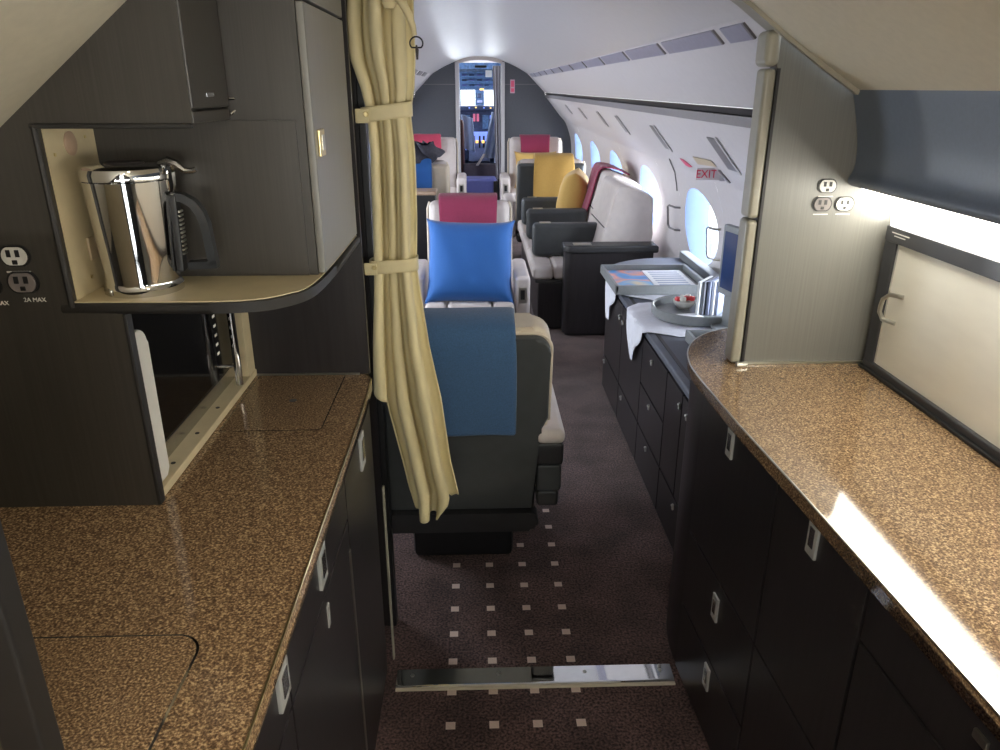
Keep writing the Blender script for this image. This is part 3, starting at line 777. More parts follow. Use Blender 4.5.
kn = [(2.25, .57), (2.345, .57), (2.78, .57), (2.77, .38), (3.39, .55), (3.48, .55), (2.31, .19), (2.77, .19), (3.33, .185), (3.84, .19)]
for i, ((a, c, z0, z1), (ky, kz)) in enumerate(zip(fr, kn)):
    d = B().box(.698, .714, a + .002, c - .002, z0 + .002, z1 - .002, bev=.002).build('drawer' if z1 < .3 or i in (2, 3) else 'door', veneer_d, t)
    b = B(); b.box(.690, .698, ky - .006, ky + .006, kz - .012, kz + .012, bev=.003); b.box(.686, .692, ky - .012, ky + .002, kz + .004, kz + .012, bev=.002)
    b.build('latch', latchm, d)
# cloths
def cloth(name, label, x0, x1, y0, y1, z, hang, seed):
    b = B(); rnd = random.Random(seed); ph = rnd.uniform(0, 6)
    n = 36; flat = x1 - x0
    def f(u, v):
        y = lerp(y0, y1, v); d = (1 - u) * (flat + .22)
        h = interp(hang, v)
        d2 = min(d, flat + h)
        xe = .694
        y += .02 * math.sin(u * 5 + ph)
        if d2 <= x1 - xe: return (x1 - d2, y, z + .002 * math.sin(14 * u + 9 * v + ph))
        dd = d2 - (x1 - xe)
        return (xe - .004 - .006 * abs(math.sin(v * 9 + ph)), y, z - dd)
    b.grid(f, 60, n)
    return tag(b.build(name, linen, solid=.003), label, 'napkin')
def cloth2(name, label, outline, seed, z=.6585):
    """linen lying on the credenza top; outline gives (y, hang) of the front drop, flat extends to x1(y)"""
    b = B(); rnd = random.Random(seed); ph = rnd.uniform(0, 6)
    ys = [o[0] for o in outline]
    def f(u, v):
        y = lerp(ys[0], ys[-1], v); h = interp([(o[0], o[1]) for o in outline], y); x1 = interp([(o[0], o[2]) for o in outline], y)
        L = (x1 - .690) + h; d = u * L
        if d <= x1 - .690: return (x1 - d, y, z + .0015 + .0015 * math.sin(25 * u + 12 * v + ph))
        return (.6865 - .005 * (1 + math.sin(v * 20 + ph)), y, z - (d - (x1 - .690)))
    b.grid(f, 50, 60)
    return tag(b.build(name, linen, solid=.002), label, 'napkin')
cloth2('linen_napkin', 'white linen napkin under the rectangular magazine tray, corner hanging over the front', [(3.36, -.16, 1.10), (3.48, -.03, 1.12), (3.56, .04, 1.12), (3.66, .10, 1.12), (3.74, .20, 1.12), (3.78, .20, 1.12), (3.82, .05, 1.1)], 1)
cloth2('linen_napkin', 'white linen napkin under the round tray, corner hanging over the front', [(2.84, -.12, 1.16), (2.92, .02, 1.17), (3.02, .10, 1.18), (3.09, .19, 1.18), (3.14, .20, 1.18), (3.24, .05, 1.18), (3.30, -.02, 1.17), (3.345, -.06, 1.14)], 2)
# rectangular tray
t = thing('tray', 'grey leather rectangular tray holding magazines on the credenza', 'tray', (.92, 3.75, .662))
x0, x1, y0, y1, z0 = .665, 1.125, 3.47, 3.94, .664
B().box(x0, x1, y0, y1, z0, z0 + .012, bev=.003).build('tray_base', trayg, t)
b = B()
b.box(x0, x1, y0, y0 + .016, z0 + .01, z0 + .045, bev=.004); b.box(x0, x1, y1 - .016, y1, z0 + .01, z0 + .045, bev=.004)
b.box(x0, x0 + .016, y0, y1, z0 + .01, z0 + .045, bev=.004); b.box(x1 - .016, x1, y0, y1, z0 + .01, z0 + .045, bev=.004)
b.build('tray_rim', trayg, t)
tag(B().box(.69, .875, 3.50, 3.90, .677, .685, bev=.001).build('magazine', magm), 'colourful picture magazine in the left of the rectangular tray', 'magazine')
t = thing('magazine', 'white printed pages beside the colourful magazine in the rectangular tray', 'magazine', (.98, 3.7, .677))
B().box(.88, 1.085, 3.50, 3.90, .677, .684, bev=.001).build('pages', paper, t)
for i in range(8):
    B().box(.905, 1.06, 3.53 + i * .045, 3.548 + i * .045, .684, .6845).build('print_line', paperb, t)
# round tray
t = thing('tray', 'round grey leather tray with bowl and booklets on the credenza', 'tray', (.955, 3.13, .662))
c = (.955, 3.13, .663)
B().lathe([(0.001, 0), (.178, 0), (.184, .006), (.184, .012), (.001, .012)], c, 48, cap=False).build('tray_base', trayg, t)
B().lathe([(.176, .006), (.186, .006), (.188, .04), (.184, .045), (.176, .04), (.176, .006)], c, 48, cap=False).build('tray_rim', trayg, t)
t = thing('candy_bowl', 'small white bowl on the round tray', 'bowl', (.925, 3.215, .675))
B().lathe([(.001, 0), (.025, 0), (.045, .02), (.05, .038), (.046, .038), (.04, .02), (.02, .006), (.001, .006)], (.925, 3.2, .675), 28, cap=False).build('bowl', whitep, t)
for i, (dx, dy, m) in enumerate(((-.03, .0, redc), (-.012, -.02, whitep), (.012, .012, redc), (.03, -.01, redc), (.0, .025, whitep), (.022, .025, whitep))):
    b = B(); b.lathe([(.001, -.012), (.012, -.008), (.015, 0), (.012, .009), (.001, .012)], (.925 + dx, 3.2 + dy, .717 + .004 * (i % 2)), 10, cap=False)
    tag(b.build('wrapped_candy', m), ['red wrapped candy at the left of the bowl', 'white wrapped candy at the front of the bowl', 'red wrapped candy in the middle of the bowl', 'red wrapped candy at the right of the bowl', 'white wrapped candy at the back of the bowl', 'white wrapped candy at the back right of the bowl'][i], 'candy', 'wrapped candies in the white bowl')
for i, (x, m) in enumerate(((.99, paper), (1.01, paperg), (1.034, paperb), (1.054, paper), (1.074, paperb))):
    M2 = rot('Z', -38, (x, 3.13, 0))
    b = B(); b.box(x - .006, x + .006, 3.06, 3.2, .676, .825, bev=.001, mtx=M2)
    tag(b.build('booklet', m), '%s upright booklet standing on the round tray' % ['leftmost white', 'dark grey second', 'lavender middle', 'white fourth', 'rightmost lavender'][i], 'booklet', 'booklets standing on the round tray')
b = B(); b.box(.86, .97, 3.02, 3.10, .676, .678, mtx=rot('Z', 12, (.9, 3.06, 0)))
tag(b.build('paper_card', paper), 'small white card lying flat in the round tray', 'card')
# third tray near galley
t = thing('tray', 'grey leather tray of papers half hidden behind the galley counter', 'tray', (.98, 2.5, .657))
x0, x1, y0, y1, z0 = .825, 1.15, 2.32, 2.80, .657
B().box(x0, x1, y0, y1, z0, z0 + .01, bev=.003).build('tray_base', trayg, t)
b = B(); b.box(x0, x0 + .014, y0, y1, z0 + .008, z0 + .045, bev=.004); b.box(x0, x1, y1 - .014, y1, z0 + .008, z0 + .045, bev=.004); b.box(x1 - .014, x1, y0, y1, z0 + .008, z0 + .045, bev=.004); b.box(x0, x1, y0, y0 + .014, z0 + .008, z0 + .045, bev=.004)
b.build('tray_rim', trayg, t)
tag(B().box(.85, 1.12, 2.35, 2.765, .668, .676, bev=.001).build('paper_sheet', paper), 'white papers in the tray beside the galley counter', 'papers')
# monitor
t = thing('monitor', 'grey framed screen standing on the credenza by the galley partition', 'monitor', (1.05, 2.75, .657))
Mm = rot('Z', 12, (1.0, 3.0, 0))
B().box(1.0, 1.03, 2.45, 3.0, .80, 1.085, bev=.008, mtx=Mm).build('monitor_frame', trayg, t)
B().box(.996, 1.0, 2.48, 2.975, .83, 1.06, mtx=Mm).build('screen', mat('screen_glass', (44, 62, 104), rough=.12, var=.25, scale=5), t)
B().box(1.005, 1.03, 2.89, 2.95, .675, .82, bev=.005, mtx=Mm).build('stand_post', trayg, t)
B().box(.97, 1.12, 2.86, 2.99, .664, .678, bev=.005).build('stand_foot', trayg, t)

# ------------------------------------------------------------------ galley shell
gp = [(CX - 1.2, 1.19), (CX - .95, 1.385), (CX - .747, 1.546), (CX - .538, 1.711), (CX - .40, 1.815), (CX - .25, 1.88), (CX, 1.92), (CX + .25, 1.90), (CX + .42, 1.845), (CX + .535, 1.775), (CX + .62, 1.715), (CX + .72, 1.648), (CX + .807, 1.594)]
struct(B().sweep(gp, -1.3, 1.80, 1).build('ceiling.002', beige_c, solid=.012, offset=1.0), 'beige curved galley ceiling', 'ceiling')
# ring header between galley and cabin
gr = [(x, z - .004) for x, z in gp if x > CX + .2]
b = B(); b.prism([(x, z - .007) for x, z in gr] + [(x + .004, z + .008) for x, z in gr[::-1]], 'y', 1.785, 1.80); struct(b.build('trim_8', trimg), 'taupe edging strip where the galley ceiling meets the partition', 'trim')
hd = [p for p in gp if -.55 < p[0] < .72]
b = B(); b.prism([(x, z - .002) for x, z in hd] + [(x, z) for x, z in [(CX + d, zz + .02) for d, zz in ((.66, 1.78), (.5, 1.85), (.33, 1.93), (0, 2.0), (-.33, 1.93), (-.5, 1.85), (-.6, 1.8))]], 'y', 1.80, 1.87)
struct(b.build('trim_9', trimg), 'arched header between galley and cabin', 'trim')
b = B()
for q in ((-1.3, -.2, 0, 2.0), (.25, 1.35, 0, 2.0), (-.2, .25, 0, .6), (-.2, .25, 1.8, 2.0)): b.box(q[0], q[1], -1.33, -1.3, q[2], q[3])
struct(b.build('wall_back', blackm), 'dark aft galley wall behind the camera', 'wall')
struct(B().box(-.2, .25, -1.32, -1.31, .6, 1.8).build('window_17', glass), 'added aft window behind the camera, a fill light opening', 'window')  # unseen window added for fill and a bright streak in the pot
L = bpy.data.lights.new('aft_fill_light', 'AREA'); L.shape = 'RECTANGLE'; L.size = .5; L.size_y = 1.3; L.energy = 9; L.color = (1, .97, .92)  # fill light behind the added aft window
o = bpy.data.objects.new('aft_fill_light', L); COL.objects.link(o); o.location = (.025, -1.42, 1.2); o.rotation_euler = (PI / 2, 0, 0)
struct(B().box(-1.16, -1.13, -1.3, 1.8, 0, 1.3).build('wall_galley_left', veneer), 'galley outer wall behind the left cabinets', 'wall')
struct(B().box(1.03, 1.06, -1.3, 1.82, 0, 1.62).build('wall_galley_right', veneer_lit), 'galley outer wall behind the roll shutter', 'wall')
# right partition panel (end panel)
pp = [(.69, .92), (1.28, .92), (1.28, 1.30), (.96, 1.62), (CX + .807, 1.60), (CX + .72, 1.652), (CX + .62, 1.719), (.69, 1.715)]
ep = struct(B().prism(pp, 'y', 1.82, 1.865).build('wall_partition_right', veneer_lit), 'veneer partition panel, painted lighter for the strip light, at the end of the right galley counter', 'wall')
b = B(); b.box(.662, .690, 1.815, 1.875, .922, 1.296, bev=.010, seg=4); b.box(.662, .690, 1.815, 1.875, 1.299, 1.64, bev=.010, seg=4); b.build('edge_post', trimg, ep)
B().box(.657, .692, 1.81, 1.885, 1.643, 1.72, bev=.014, seg=4).build('edge_cap', trimg, ep)
B().box(.690, .697, 1.814, 1.82, .925, 1.64).build('shadow_gap', blackm, ep)
B().box(.69, 1.02, 1.812, 1.82, .921, .926).build('bottom_seal', nickel, ep)
b = B(); b.tube([(.672, 1.80, .925), (.70, 1.803, .925)], .008, 8); b.build('corner_clip', nickel, ep)

# outlets on the panel facing -Y
def outlet(x, z, y, m, label, scale=1.0, tag_text=None):
    t = thing('power_outlet', label, 'outlet', (x, y, z - .02), 'round-sided power outlets')
    pts = []
    for k in range(24):
        a = 2 * PI * k / 24; px = .019 * math.cos(a) * 1.15; pz = .019 * math.sin(a)
        pts.append((x + px * scale, z + max(-.0155, min(.0155, pz)) * scale))
    B().prism([(x + (p[0] - x) * 1.18, z + (p[1] - z) * 1.18) for p in pts], 'y', y - .002, y).build('rim', blackm, t)
    f = B().prism(pts, 'y', y - .005, y - .002, bev=.001).build('face_plate', m, t)
    b = B()
    for dx in (-.008, .007): b.box(x + (dx - .003) * scale, x + (dx + .003) * scale, y - .0065, y - .004, z - .001, z + .010)
    b.lathe([(.0035, 0), (.0035, .002), (.0001, .002)], (0, 0, 0), 10)
    b.build('slots', blackm, f) if False else None
    b2 = B()
    for dx in (-.008, .007): b2.box(x + (dx - .0035) * scale, x + (dx + .0035) * scale, y - .0062, y - .0045, z - .001, z + .010)
    b2.box(x - .004, x + .004, y - .0062, y - .0045, z - .0125, z - .0055, bev=.002)
    b2.build('slots', blackm, f)
    if tag_text:
        text('rating_text', tag_text, .0095, (x + .012, y - .002, z - .028), face_rot((1, 0, 0), (0, 0, 1)), whitep, t)
    else:
        B().box(x - .018, x + .018, y - .0015, y, z - .026, z - .0235).build('caption_line', whitep, t)
    return t
outlet(.848, 1.377, 1.819, whitep, 'white power outlet, topmost of three on the grey partition', .92)
outlet(.842, 1.334, 1.819, greyp, 'grey power outlet, lower left of three on the grey partition', .95)
outlet(.897, 1.334, 1.819, nickel, 'silver power outlet, lower right of three on the grey partition', .95)

# valance, lamp, shutter on the right
t = thing('overhead_valance', 'slate blue curved overhead valance above the lit strip', 'valance', (.9, 1.0, 1.37))
pv = spline([(CX + .807, 1.598), (.892, 1.53), (.905, 1.47), (.907, 1.42), (.896, 1.392), (.905, 1.378)], 6)
B().prism(pv + [(1.03, 1.378), (1.03, 1.60)], 'y', -.6, 1.818).build('valance_panel', navy, t)
t = thing('strip_light', 'glowing white strip light under the slate valance', 'lamp', (1.01, .9, 1.287))
B().prism([(1.006, 1.288), (.992, 1.376), (1.03, 1.376), (1.03, 1.288)], 'y', -.5, 1.79).build('diffuser', lens, t)
B().box(.918, .988, -.5, 1.79, 1.3705, 1.3765).build('added_fill_lens', fill_lens, t)  # hidden lens, added to brighten the counter and shutter
t = thing('roll_shutter', 'satin white roll shutter in a black frame above the right counter', 'shutter', (1.01, .9, .92))
B().box(1.0, 1.03, -.5, 1.795, 1.25, 1.287, bev=.003).build('top_rail', framebl, t)
B().prism([(1.744, 1.25), (1.795, 1.25), (1.795, .945), (1.752, .945)], 'x', 1.003, 1.03).build('side_rail', framebl, t)
B().box(1.0, 1.03, -.5, 1.795, .921, .945, bev=.004).build('bottom_rail', framebl, t)
B().box(.992, 1.0, -.5, 1.795, .921, .929, bev=.002).build('bottom_seal', blackm, t)
B().prism([(-.5, 1.25), (1.744, 1.25), (1.752, .945), (-.5, .945)], 'x', 1.01, 1.026).build('shutter_panel', satinw, t)
B().tube([(1.0095, 1.743, 1.25), (1.0095, 1.747, 1.0975), (1.0095, 1.751, .947)], .0022, 6).build('edge_bead', nickel, t)
b = B(); b.tube([(1.009, 1.70 - .02, 1.135), (.994, 1.715, 1.133), (.988, 1.73, 1.118), (.988, 1.735, 1.10), (.988, 1.735, 1.085), (.994, 1.728, 1.068), (1.009, 1.695, 1.066)], .0055, 8); b.build('handle', nickel, t)
b = B()
for i in range(2): b.box(.999, 1.0, 1.69 + .015 * i, 1.765 - .012 * i, 1.2735 - i * .007, 1.2755 - i * .007)
b.build('printed_label', whitep, t)

# ------------------------------------------------------------------ right counter
out = [(1.03, -.5), (.652, -.5), (.603, .62), (.579, 1.165), (.563, 1.45), (.555, 1.743), (.563, 1.85), (.585, 1.94), (.63, 2.03), (.70, 2.10), (.80, 2.15), (1.0, 2.165), (1.03, 2.165)]
def smooth_out(pts): return pts[:4] + spline(pts[4:11], 4)[:-1] + pts[10:]
so = smooth_out(out)
t = thing('worktop', 'speckled brown granite worktop on the right with rounded far end', 'worktop', (.8, 1.0, .885))
B().prism(so, 'z', .888, .920, bev=.004, seg=3).build('slab', granite, t)
B().tube([(x - .001 if x < 1 else x, y, .9195) for x, y in so[1:-1]], .002, 6).build('edge_bead', nickel, t)
ang = math.atan(.0437)
def rcab(y0, y1, fronts, label, cat='cabinet'):
    t = thing('base_cabinet', label, cat, (.603, .62, 0), 'black cabinets under the right worktop', rz=ang)
    B().box(.022, .40, y0, y1, .02, .885).build('carcass', veneer_d, t)
    B().box(.05, .40, y0, y1, 0, .02).build('toe_kick', blackm, t)
    for (a, c, z0, z1, lat, kind) in fronts:
        d = B().box(.008, .021, a + .0015, c - .0015, z0 + .0015, z1 - .0015, bev=.0015).build(kind, veneer_d, t)
        if lat:
            ly, lz = lat
            b = B(); b.box(.0025, .009, ly - .017, ly + .017, lz - .034, lz + .034, bev=.002); b.build('latch', latchm, d)
            B().box(.001, .004, ly - .009, ly + .008, lz - .016, lz + .024, bev=.001).build('latch_paddle', steel, d)
    return t
# local y = (Y - .62)/cos
rcab(.645, 1.085, [(.645, 1.085, .49, .884, (.885, .845), 'door'), (.645, 1.085, .255, .487, (.855, .415), 'drawer'), (.645, 1.085, .03, .252, (.855, .20), 'drawer')], 'right base cabinet nearest the curtain end, door over two drawers')
rcab(.315, .64, [(.315, .64, .49, .884, (.485, .855), 'door'), (.315, .64, .03, .487, None, 'door')], 'middle right base cabinet with a tall door below the worktop')
cb = rcab(-.35, .31, [(-.35, .31, .785, .884, None, 'drawer'), (-.35, .31, .49, .782, None, 'door'), (-.35, .31, .03, .487, None, 'door')], 'right base cabinet nearest the camera, slim drawer on top')
dr = [c for c in cb.children if c.name.startswith('drawer')][0]
b = B(); b.box(.003, .009, .035, .06, .852, .866, bev=.002); b.build('latch', nickel, dr)
b = B(); b.tube([(.006, -.01, .855), (-.006, -.005, .855), (-.012, .01, .855), (-.006, .025, .855), (.006, .03, .855)], .005, 8); b.build('handle', chrome, dr)
t = thing('base_cabinet', 'black curved end cabinet under the rounded worktop end', 'cabinet', (.8, 1.95, 0), 'black cabinets under the right worktop')
ce = [(1.0, 1.728), (.573, 1.709)] + [(x + .014 if x < .8 else x, y - (.0 if y < 1.9 else .012)) for x, y in so if y > 1.74 and x < 1.0] + [(1.0, 2.15)]
B().prism(ce, 'z', .02, .886).build('carcass', veneer_d, t)
B().prism([(x + .03, y - .01) for x, y in ce], 'z', 0, .02).build('toe_kick', blackm, t)

# ------------------------------------------------------------------ left counter
t = thing('worktop', 'speckled brown granite worktop on the left below the coffee niche', 'worktop', (-.7, 1.0, .888))
B().prism([(-1.12, .2), (-.262, .2), (-.262, 1.60), (-.266, 1.74), (-.285, 1.785), (-1.12, 1.785)], 'z', .888, .920, bev=.004, seg=3).build('slab', granite, t)
B().tube([(-.263, .2, .9195), (-.263, 1.60, .9195), (-.267, 1.74, .9195), (-.285, 1.784, .9195)], .002, 6).build('edge_bead', brass, t)
def lid_outline(x0, x1, y0, y1, r, corner):
    pts = [(x0, y0), (x0, y1)]
    if corner == 'tr':
        for k in range(9):
            a = PI / 2 - PI / 2 * k / 8; pts.append((x1 - r + r * math.cos(a), y1 - r + r * math.sin(a)))
        pts.append((x1, y0))
    else:
        pts.append((x1, y1))
        for k in range(9):
            a = -PI / 2 * k / 8; pts.append((x1 - r + r * math.cos(a), y0 + r + r * math.sin(a)))
    return pts
def lid(x0, x1, y0, y1, r, corner, g=.0042, gm=black):
    gk = B().prism(lid_outline(x0 - g, x1 + g, y0 - g, y1 + g, r + g, corner), 'z', .9196, .9206).build('lid_gasket', gm, t)
    B().prism(lid_outline(x0, x1, y0, y1, r, corner), 'z', .9196, .9216).build('access_lid', granite, t)
lid(-.95, -.368, .2, .810, .035, 'tr', .0036, chrome)
lid(-.548, -.337, 1.448, 1.764, .012, 'br', .0024)
B().lathe([(.0001, 0), (.009, 0), (.009, .0004), (.0001, .0004)], (-.43, 1.605, .9217), 16, cap=False).build('finger_hole', blackm, t)

def lcab(y0, y1, fronts, label, rounded=False):
    t = thing('base_cabinet', label, 'cabinet', (-.6, (y0 + y1) / 2, 0), 'black cabinets under the left worktop')
    if rounded:
        pts = [(-1.1, y0), (-.288, y0), (-.288, y1 - .05)] + [(-.338 + .05 * math.cos(PI / 2 * k / 6), y1 - .05 + .05 * math.sin(PI / 2 * k / 6)) for k in range(1, 7)] + [(-1.1, y1)]
        B().prism(pts, 'z', .02, .886).build('carcass', veneer_d, t)
    else: B().box(-1.1, -.288, y0, y1, .02, .886).build('carcass', veneer_d, t)
    B().box(-1.08, -.32, y0, y1 - .03, 0, .02).build('toe_kick', blackm, t)
    for (a, c, z0, z1, lat, kind, lz_len) in fronts:
        d = B().box(-.288, -.272, a + .0015, c - .0015, z0 + .0015, z1 - .0015, bev=.0015).build(kind, veneer_d, t)
        if lat:
            ly, lz = lat; h = lz_len / 2
            B().box(-.273, -.266, ly - .024, ly + .024, lz - h, lz + h, bev=.002).build('latch', latchm, d)
            B().box(-.267, -.2645, ly - .013, ly + .013, lz - h * .5, lz + h * .7, bev=.0008).build('latch_paddle', steel, d)
    return t
lcab(1.335, 1.782, [(1.335, 1.715, .03, .884, (1.545, .82), 'door', .085)], 'left base cabinet at the curtain end with one tall door', True)
l2 = lcab(.838, 1.332, [(.838, 1.332, .772, .884, (1.075, .84), 'drawer', .07), (.838, 1.332, .03, .769, None, 'door', 0)], 'middle left base cabinet with drawer above glossy door')
b = B(); b.box(-.2725, -.270, 1.316, 1.3305, .04, .70); dd = [c for c in l2.children if c.name.startswith('door')][0]; b.build('edge_strip', nickel, dd)
B().box(-.273, -.2695, 1.085, 1.10, .70, .745, bev=.001).build('pull', latchm, dd)
lcab(.2, .835, [(.2, .835, .772, .884, (.80, .845), 'drawer', .06), (.2, .835, .03, .769, None, 'door', 0)], 'left base cabinet nearest the camera')

# near-left partition edge
t = struct(B().box(-1.12, -.478, .575, .597, 1.115, 1.24).build('wall_partition_left', beige), 'beige face of the panel at the near left edge', 'wall')
B().box(-.478, -.436, .57, .602, .921, 1.60, bev=.005).build('edge_trim', rubber, t)
B().box(-1.12, -.478, .575, .597, .921, 1.115).build('lower_panel', mat('olive_panel', (78, 74, 60), rough=.5, var=.06), t)
B().box(-1.12, -.478, .575, .597, 1.24, 1.35).build('upper_panel', beige, t)

# ------------------------------------------------------------------ left tower
t = thing('appliance_tower', 'dark veneer galley tower with beige coffee niche and microwave bay', 'cabinet', (-.85, 1.45, .92))
ol = [(-1.12, .9205), (-.557, .9205), (-.557, 1.266), (-.634, 1.272), (-.634, 1.546), (-.408, 1.550), (-.408, 1.93), (-1.12, 1.93)]
B().prism(ol, 'y', 1.148, 1.164).build('front_panel', veneer, t)
B().box(-.560, -.5535, 1.146, 1.166, .921, 1.266, bev=.002).build('corner_trim', rubber, t)
# niche liner
b = B(); b.box(-.652, -.633, 1.164, 1.318, 1.283, 1.55); lin = b.build('niche_side_liner', beige, t)
b = B(); b.lathe([(.0001, 0), (.018, 0), (.0185, .002), (.015, .004), (.0001, .004)], (0, 0, 0), 24, cap=False)
bmesh.ops.transform(b.bm, matrix=Matrix.Translation((-.633, 1.235, 1.518)) @ Matrix.Rotation(PI / 2, 4, 'Y'), verts=b.bm.verts[:]); b.build('round_sensor', tan, lin)
B().box(-.633, -.629, 1.225, 1.262, 1.335, 1.372, bev=.0015).build('switch_plate', tanm, lin)
for yy, zz in ((1.185, 1.505), (1.285, 1.525), (1.22, 1.31), (1.30, 1.32)): B().box(-.633, -.6315, yy - .0025, yy + .0025, zz - .0025, zz + .0025).build('screw', brass, lin)
b = B(); b.tube([(-.634, 1.146, 1.546), (-.634, 1.146, 1.4), (-.634, 1.146, 1.278)], .0045, 8); b.build('niche_edge', rubber, t)
B().box(-.64, -.408, 1.142, 1.150, 1.544, 1.551, bev=.002).build('niche_top_edge', rubber, t)
sh = [(-.652, 1.146), (-.42, 1.143), (-.36, 1.15), (-.315, 1.175), (-.283, 1.225), (-.272, 1.30), (-.268, 1.42), (-.266, 1.706), (-.652, 1.706)]
sh = [sh[0]] + spline(sh[1:7], 4)[:-1] + sh[6:]
B().prism(sh, 'z', 1.2665, 1.2835, bev=.006, seg=3).build('shelf', rubber, t)
shi = [(x - (.007 if x > -.6 else 0), y + (.007 if y < 1.2 else 0)) for x, y in sh]
B().prism(shi, 'z', 1.2835, 1.2852).build('shelf_liner', beige, t)
B().box(-1.12, -.30, 1.3185, 1.3215, 1.2856, 1.548).build('niche_back', veneer, t)
# upper locker
lk = B().box(-1.12, -.417, 1.164, 1.316, 1.552, 1.93).build('upper_locker', veneer, t)
ld = B().box(-.417, -.405, 1.150, 1.320, 1.570, 1.93, bev=.003).build('locker_door', veneer, t)
B().box(-.417, -.406, 1.150, 1.320, 1.550, 1.5675, bev=.003).build('locker_rail', veneer, t)
B().box(-.4052, -.4035, 1.212, 1.246, 1.586, 1.592, bev=.0005).build('badge', chrome, ld)
b = B(); b.tube([(-.405, 1.318, 1.582), (-.396, 1.325, 1.582), (-.392, 1.327, 1.577), (-.396, 1.325, 1.565), (-.405, 1.32, 1.558)], .0025, 8); b.build('hook_latch', chrome, ld)
# left microwave bay liner
B().box(-.655, -.5585, 1.166, 1.776, .921, .938, bev=.002).build('bay_sill', beige, t)
for yy in (1.27, 1.40, 1.53): B().lathe([(.0001, 0), (.0045, 0), (.0045, .001), (.0001, .001)], (-.577, yy, .938), 12, cap=False).build('screw', blackm, t)
B().box(-.66, -.562, 1.722, 1.776, .938, 1.266).build('bay_side_liner', beige, t)
B().box(-1.12, -.275, 1.776, 1.790, .921, 1.80).build('bay_back_panel', veneer_d, t)
B().box(-.56, -.30, 1.770, 1.776, .921, .9245).build('bottom_seal', nickel, t)
outlet(-.703, 1.360, 1.147, whitep, 'white power outlet on the left veneer tower', .88)
outlet(-.700, 1.319, 1.147, greyp, 'brown-grey power outlet marked 2A MAX on the left veneer tower', .95, '2A MAX')
outlet(-.758, 1.314, 1.147, greyp, 'grey power outlet cut by the left photo edge on the veneer tower', .95, '2A MAX')

# tall cabinet
t = thing('wall_cabinet', 'tall overhead cabinet beside the curtain, door painted pale for its cabin reflection', 'cabinet', (-.7, 1.58, 1.286))
B().box(-1.12, -.285, 1.322, 1.704, 1.2856, 1.93).build('cabinet_body', veneer, t)
d = B().box(-.285, -.271, 1.324, 1.702, 1.288, 1.728, bev=.003).build('door', veneer_lit, t)  # pale tone stands in for the cabin mirrored in the door
B().box(-.2715, -.2655, 1.346, 1.386, 1.487, 1.532, bev=.002).build('latch', brass, d)
B().box(-.266, -.2635, 1.356, 1.376, 1.497, 1.523, bev=.001).build('latch_paddle', nickel, d)
B().box(-.285, -.271, 1.324, 1.702, 1.732, 1.93, bev=.003).build('upper_door', veneer_lit, t)

# microwave
t = thing('microwave', 'built-in black microwave with chrome bar handle in the left bay', 'microwave', (-.8, 1.44, .94))
B().box(-1.0, -.605, 1.18, 1.715, .945, 1.255, bev=.004).build('body', blackm, t)
d = B().box(-.605, -.592, 1.182, 1.60, .975, 1.25, bev=.003).build('door', black, t)
B().box(-.605, -.592, 1.605, 1.713, .975, 1.25, bev=.003).build('control_panel', black, t)
B().box(-.605, -.593, 1.182, 1.713, .9385, .973, bev=.002).build('lower_strip', steel, t)
b = B(); b.tube([(-.563, 1.652, .945), (-.563, 1.652, 1.245)], .0085, 14); b.tube([(-.563, 1.652, .99), (-.593, 1.652, .99)], .005, 8); b.tube([(-.563, 1.652, 1.21), (-.593, 1.652, 1.21)], .005, 8); b.build('handle', chrome, t)
b = B()
for i in range(6): b.box(-.5922, -.5915, 1.615, 1.63, 1.03 + i * .022, 1.036 + i * .022)
b.build('panel_marks', whitep, t)
gd = []
y0, y1, z0, z1 = 1.168, 1.232, .94, 1.222
gd = [(y0, z0), (y1 - .012, z0), (y1, z0 + .012), (y1, z1 - .03)] + [(y1 - .03 + .03 * math.cos(PI / 2 * k / 6), z1 - .03 + .03 * math.sin(PI / 2 * k / 6)) for k in range(1, 7)] + [(y0, z1), (y0, 1.155), (y0 + .012, 1.148), (y0 + .014, 1.14), (y0 + .014, 1.05), (y0 + .012, 1.04), (y0, 1.033)]
B().prism(gd, 'x', -.584, -.566, bev=.004).build('side_guard', whitep, t)

# ------------------------------------------------------------------ coffee pot
PX, PY, PZ = -.553, 1.230, 1.2855
t = thing('coffee_pot', 'polished steel coffee pot with black handle in the beige niche', 'coffee pot', (PX, PY, PZ))
prof = [(.0001, 0), (.061, 0), (.0615, .010), (.0585, .013), (.0575, .02), (.0590, .06), (.0625, .12), (.0650, .170), (.0655, .178), (.0001, .178)]
B().lathe(prof, (PX, PY, PZ), 64, cap=False).build('body', chrome, t)
B().lathe([(.0645, .179), (.0670, .180), (.0675, .190), (.0655, .197), (.058, .201), (.03, .203), (.0001, .203)], (PX, PY, PZ), 64, cap=False).build('lid', chrome, t)
B().lathe([(.0001, .203), (.030, .203), (.028, .2055), (.0001, .2065)], (PX + .0, PY, PZ), 40, cap=False).build('lid_button', raild, t)
b = B(); ha = math.radians(5); hx, hy = math.cos(ha), math.sin(ha)
def hp(r, z): return (PX + hx * r, PY + hy * r, PZ + z)
b.tube([hp(.052, .2), hp(.066, .205), hp(.078, .2), hp(.09, .190), hp(.102, .190), hp(.108, .192)], [.006, .008, .007, .005, .0045, .004], 8)
b.build('thumb_lever', steel, t)
b = B(); b.tube([hp(.065, .198), hp(.0665, .17), hp(.064, .15)], [.010, .008, .004], 8); b.build('hinge_arm', chrome, t)
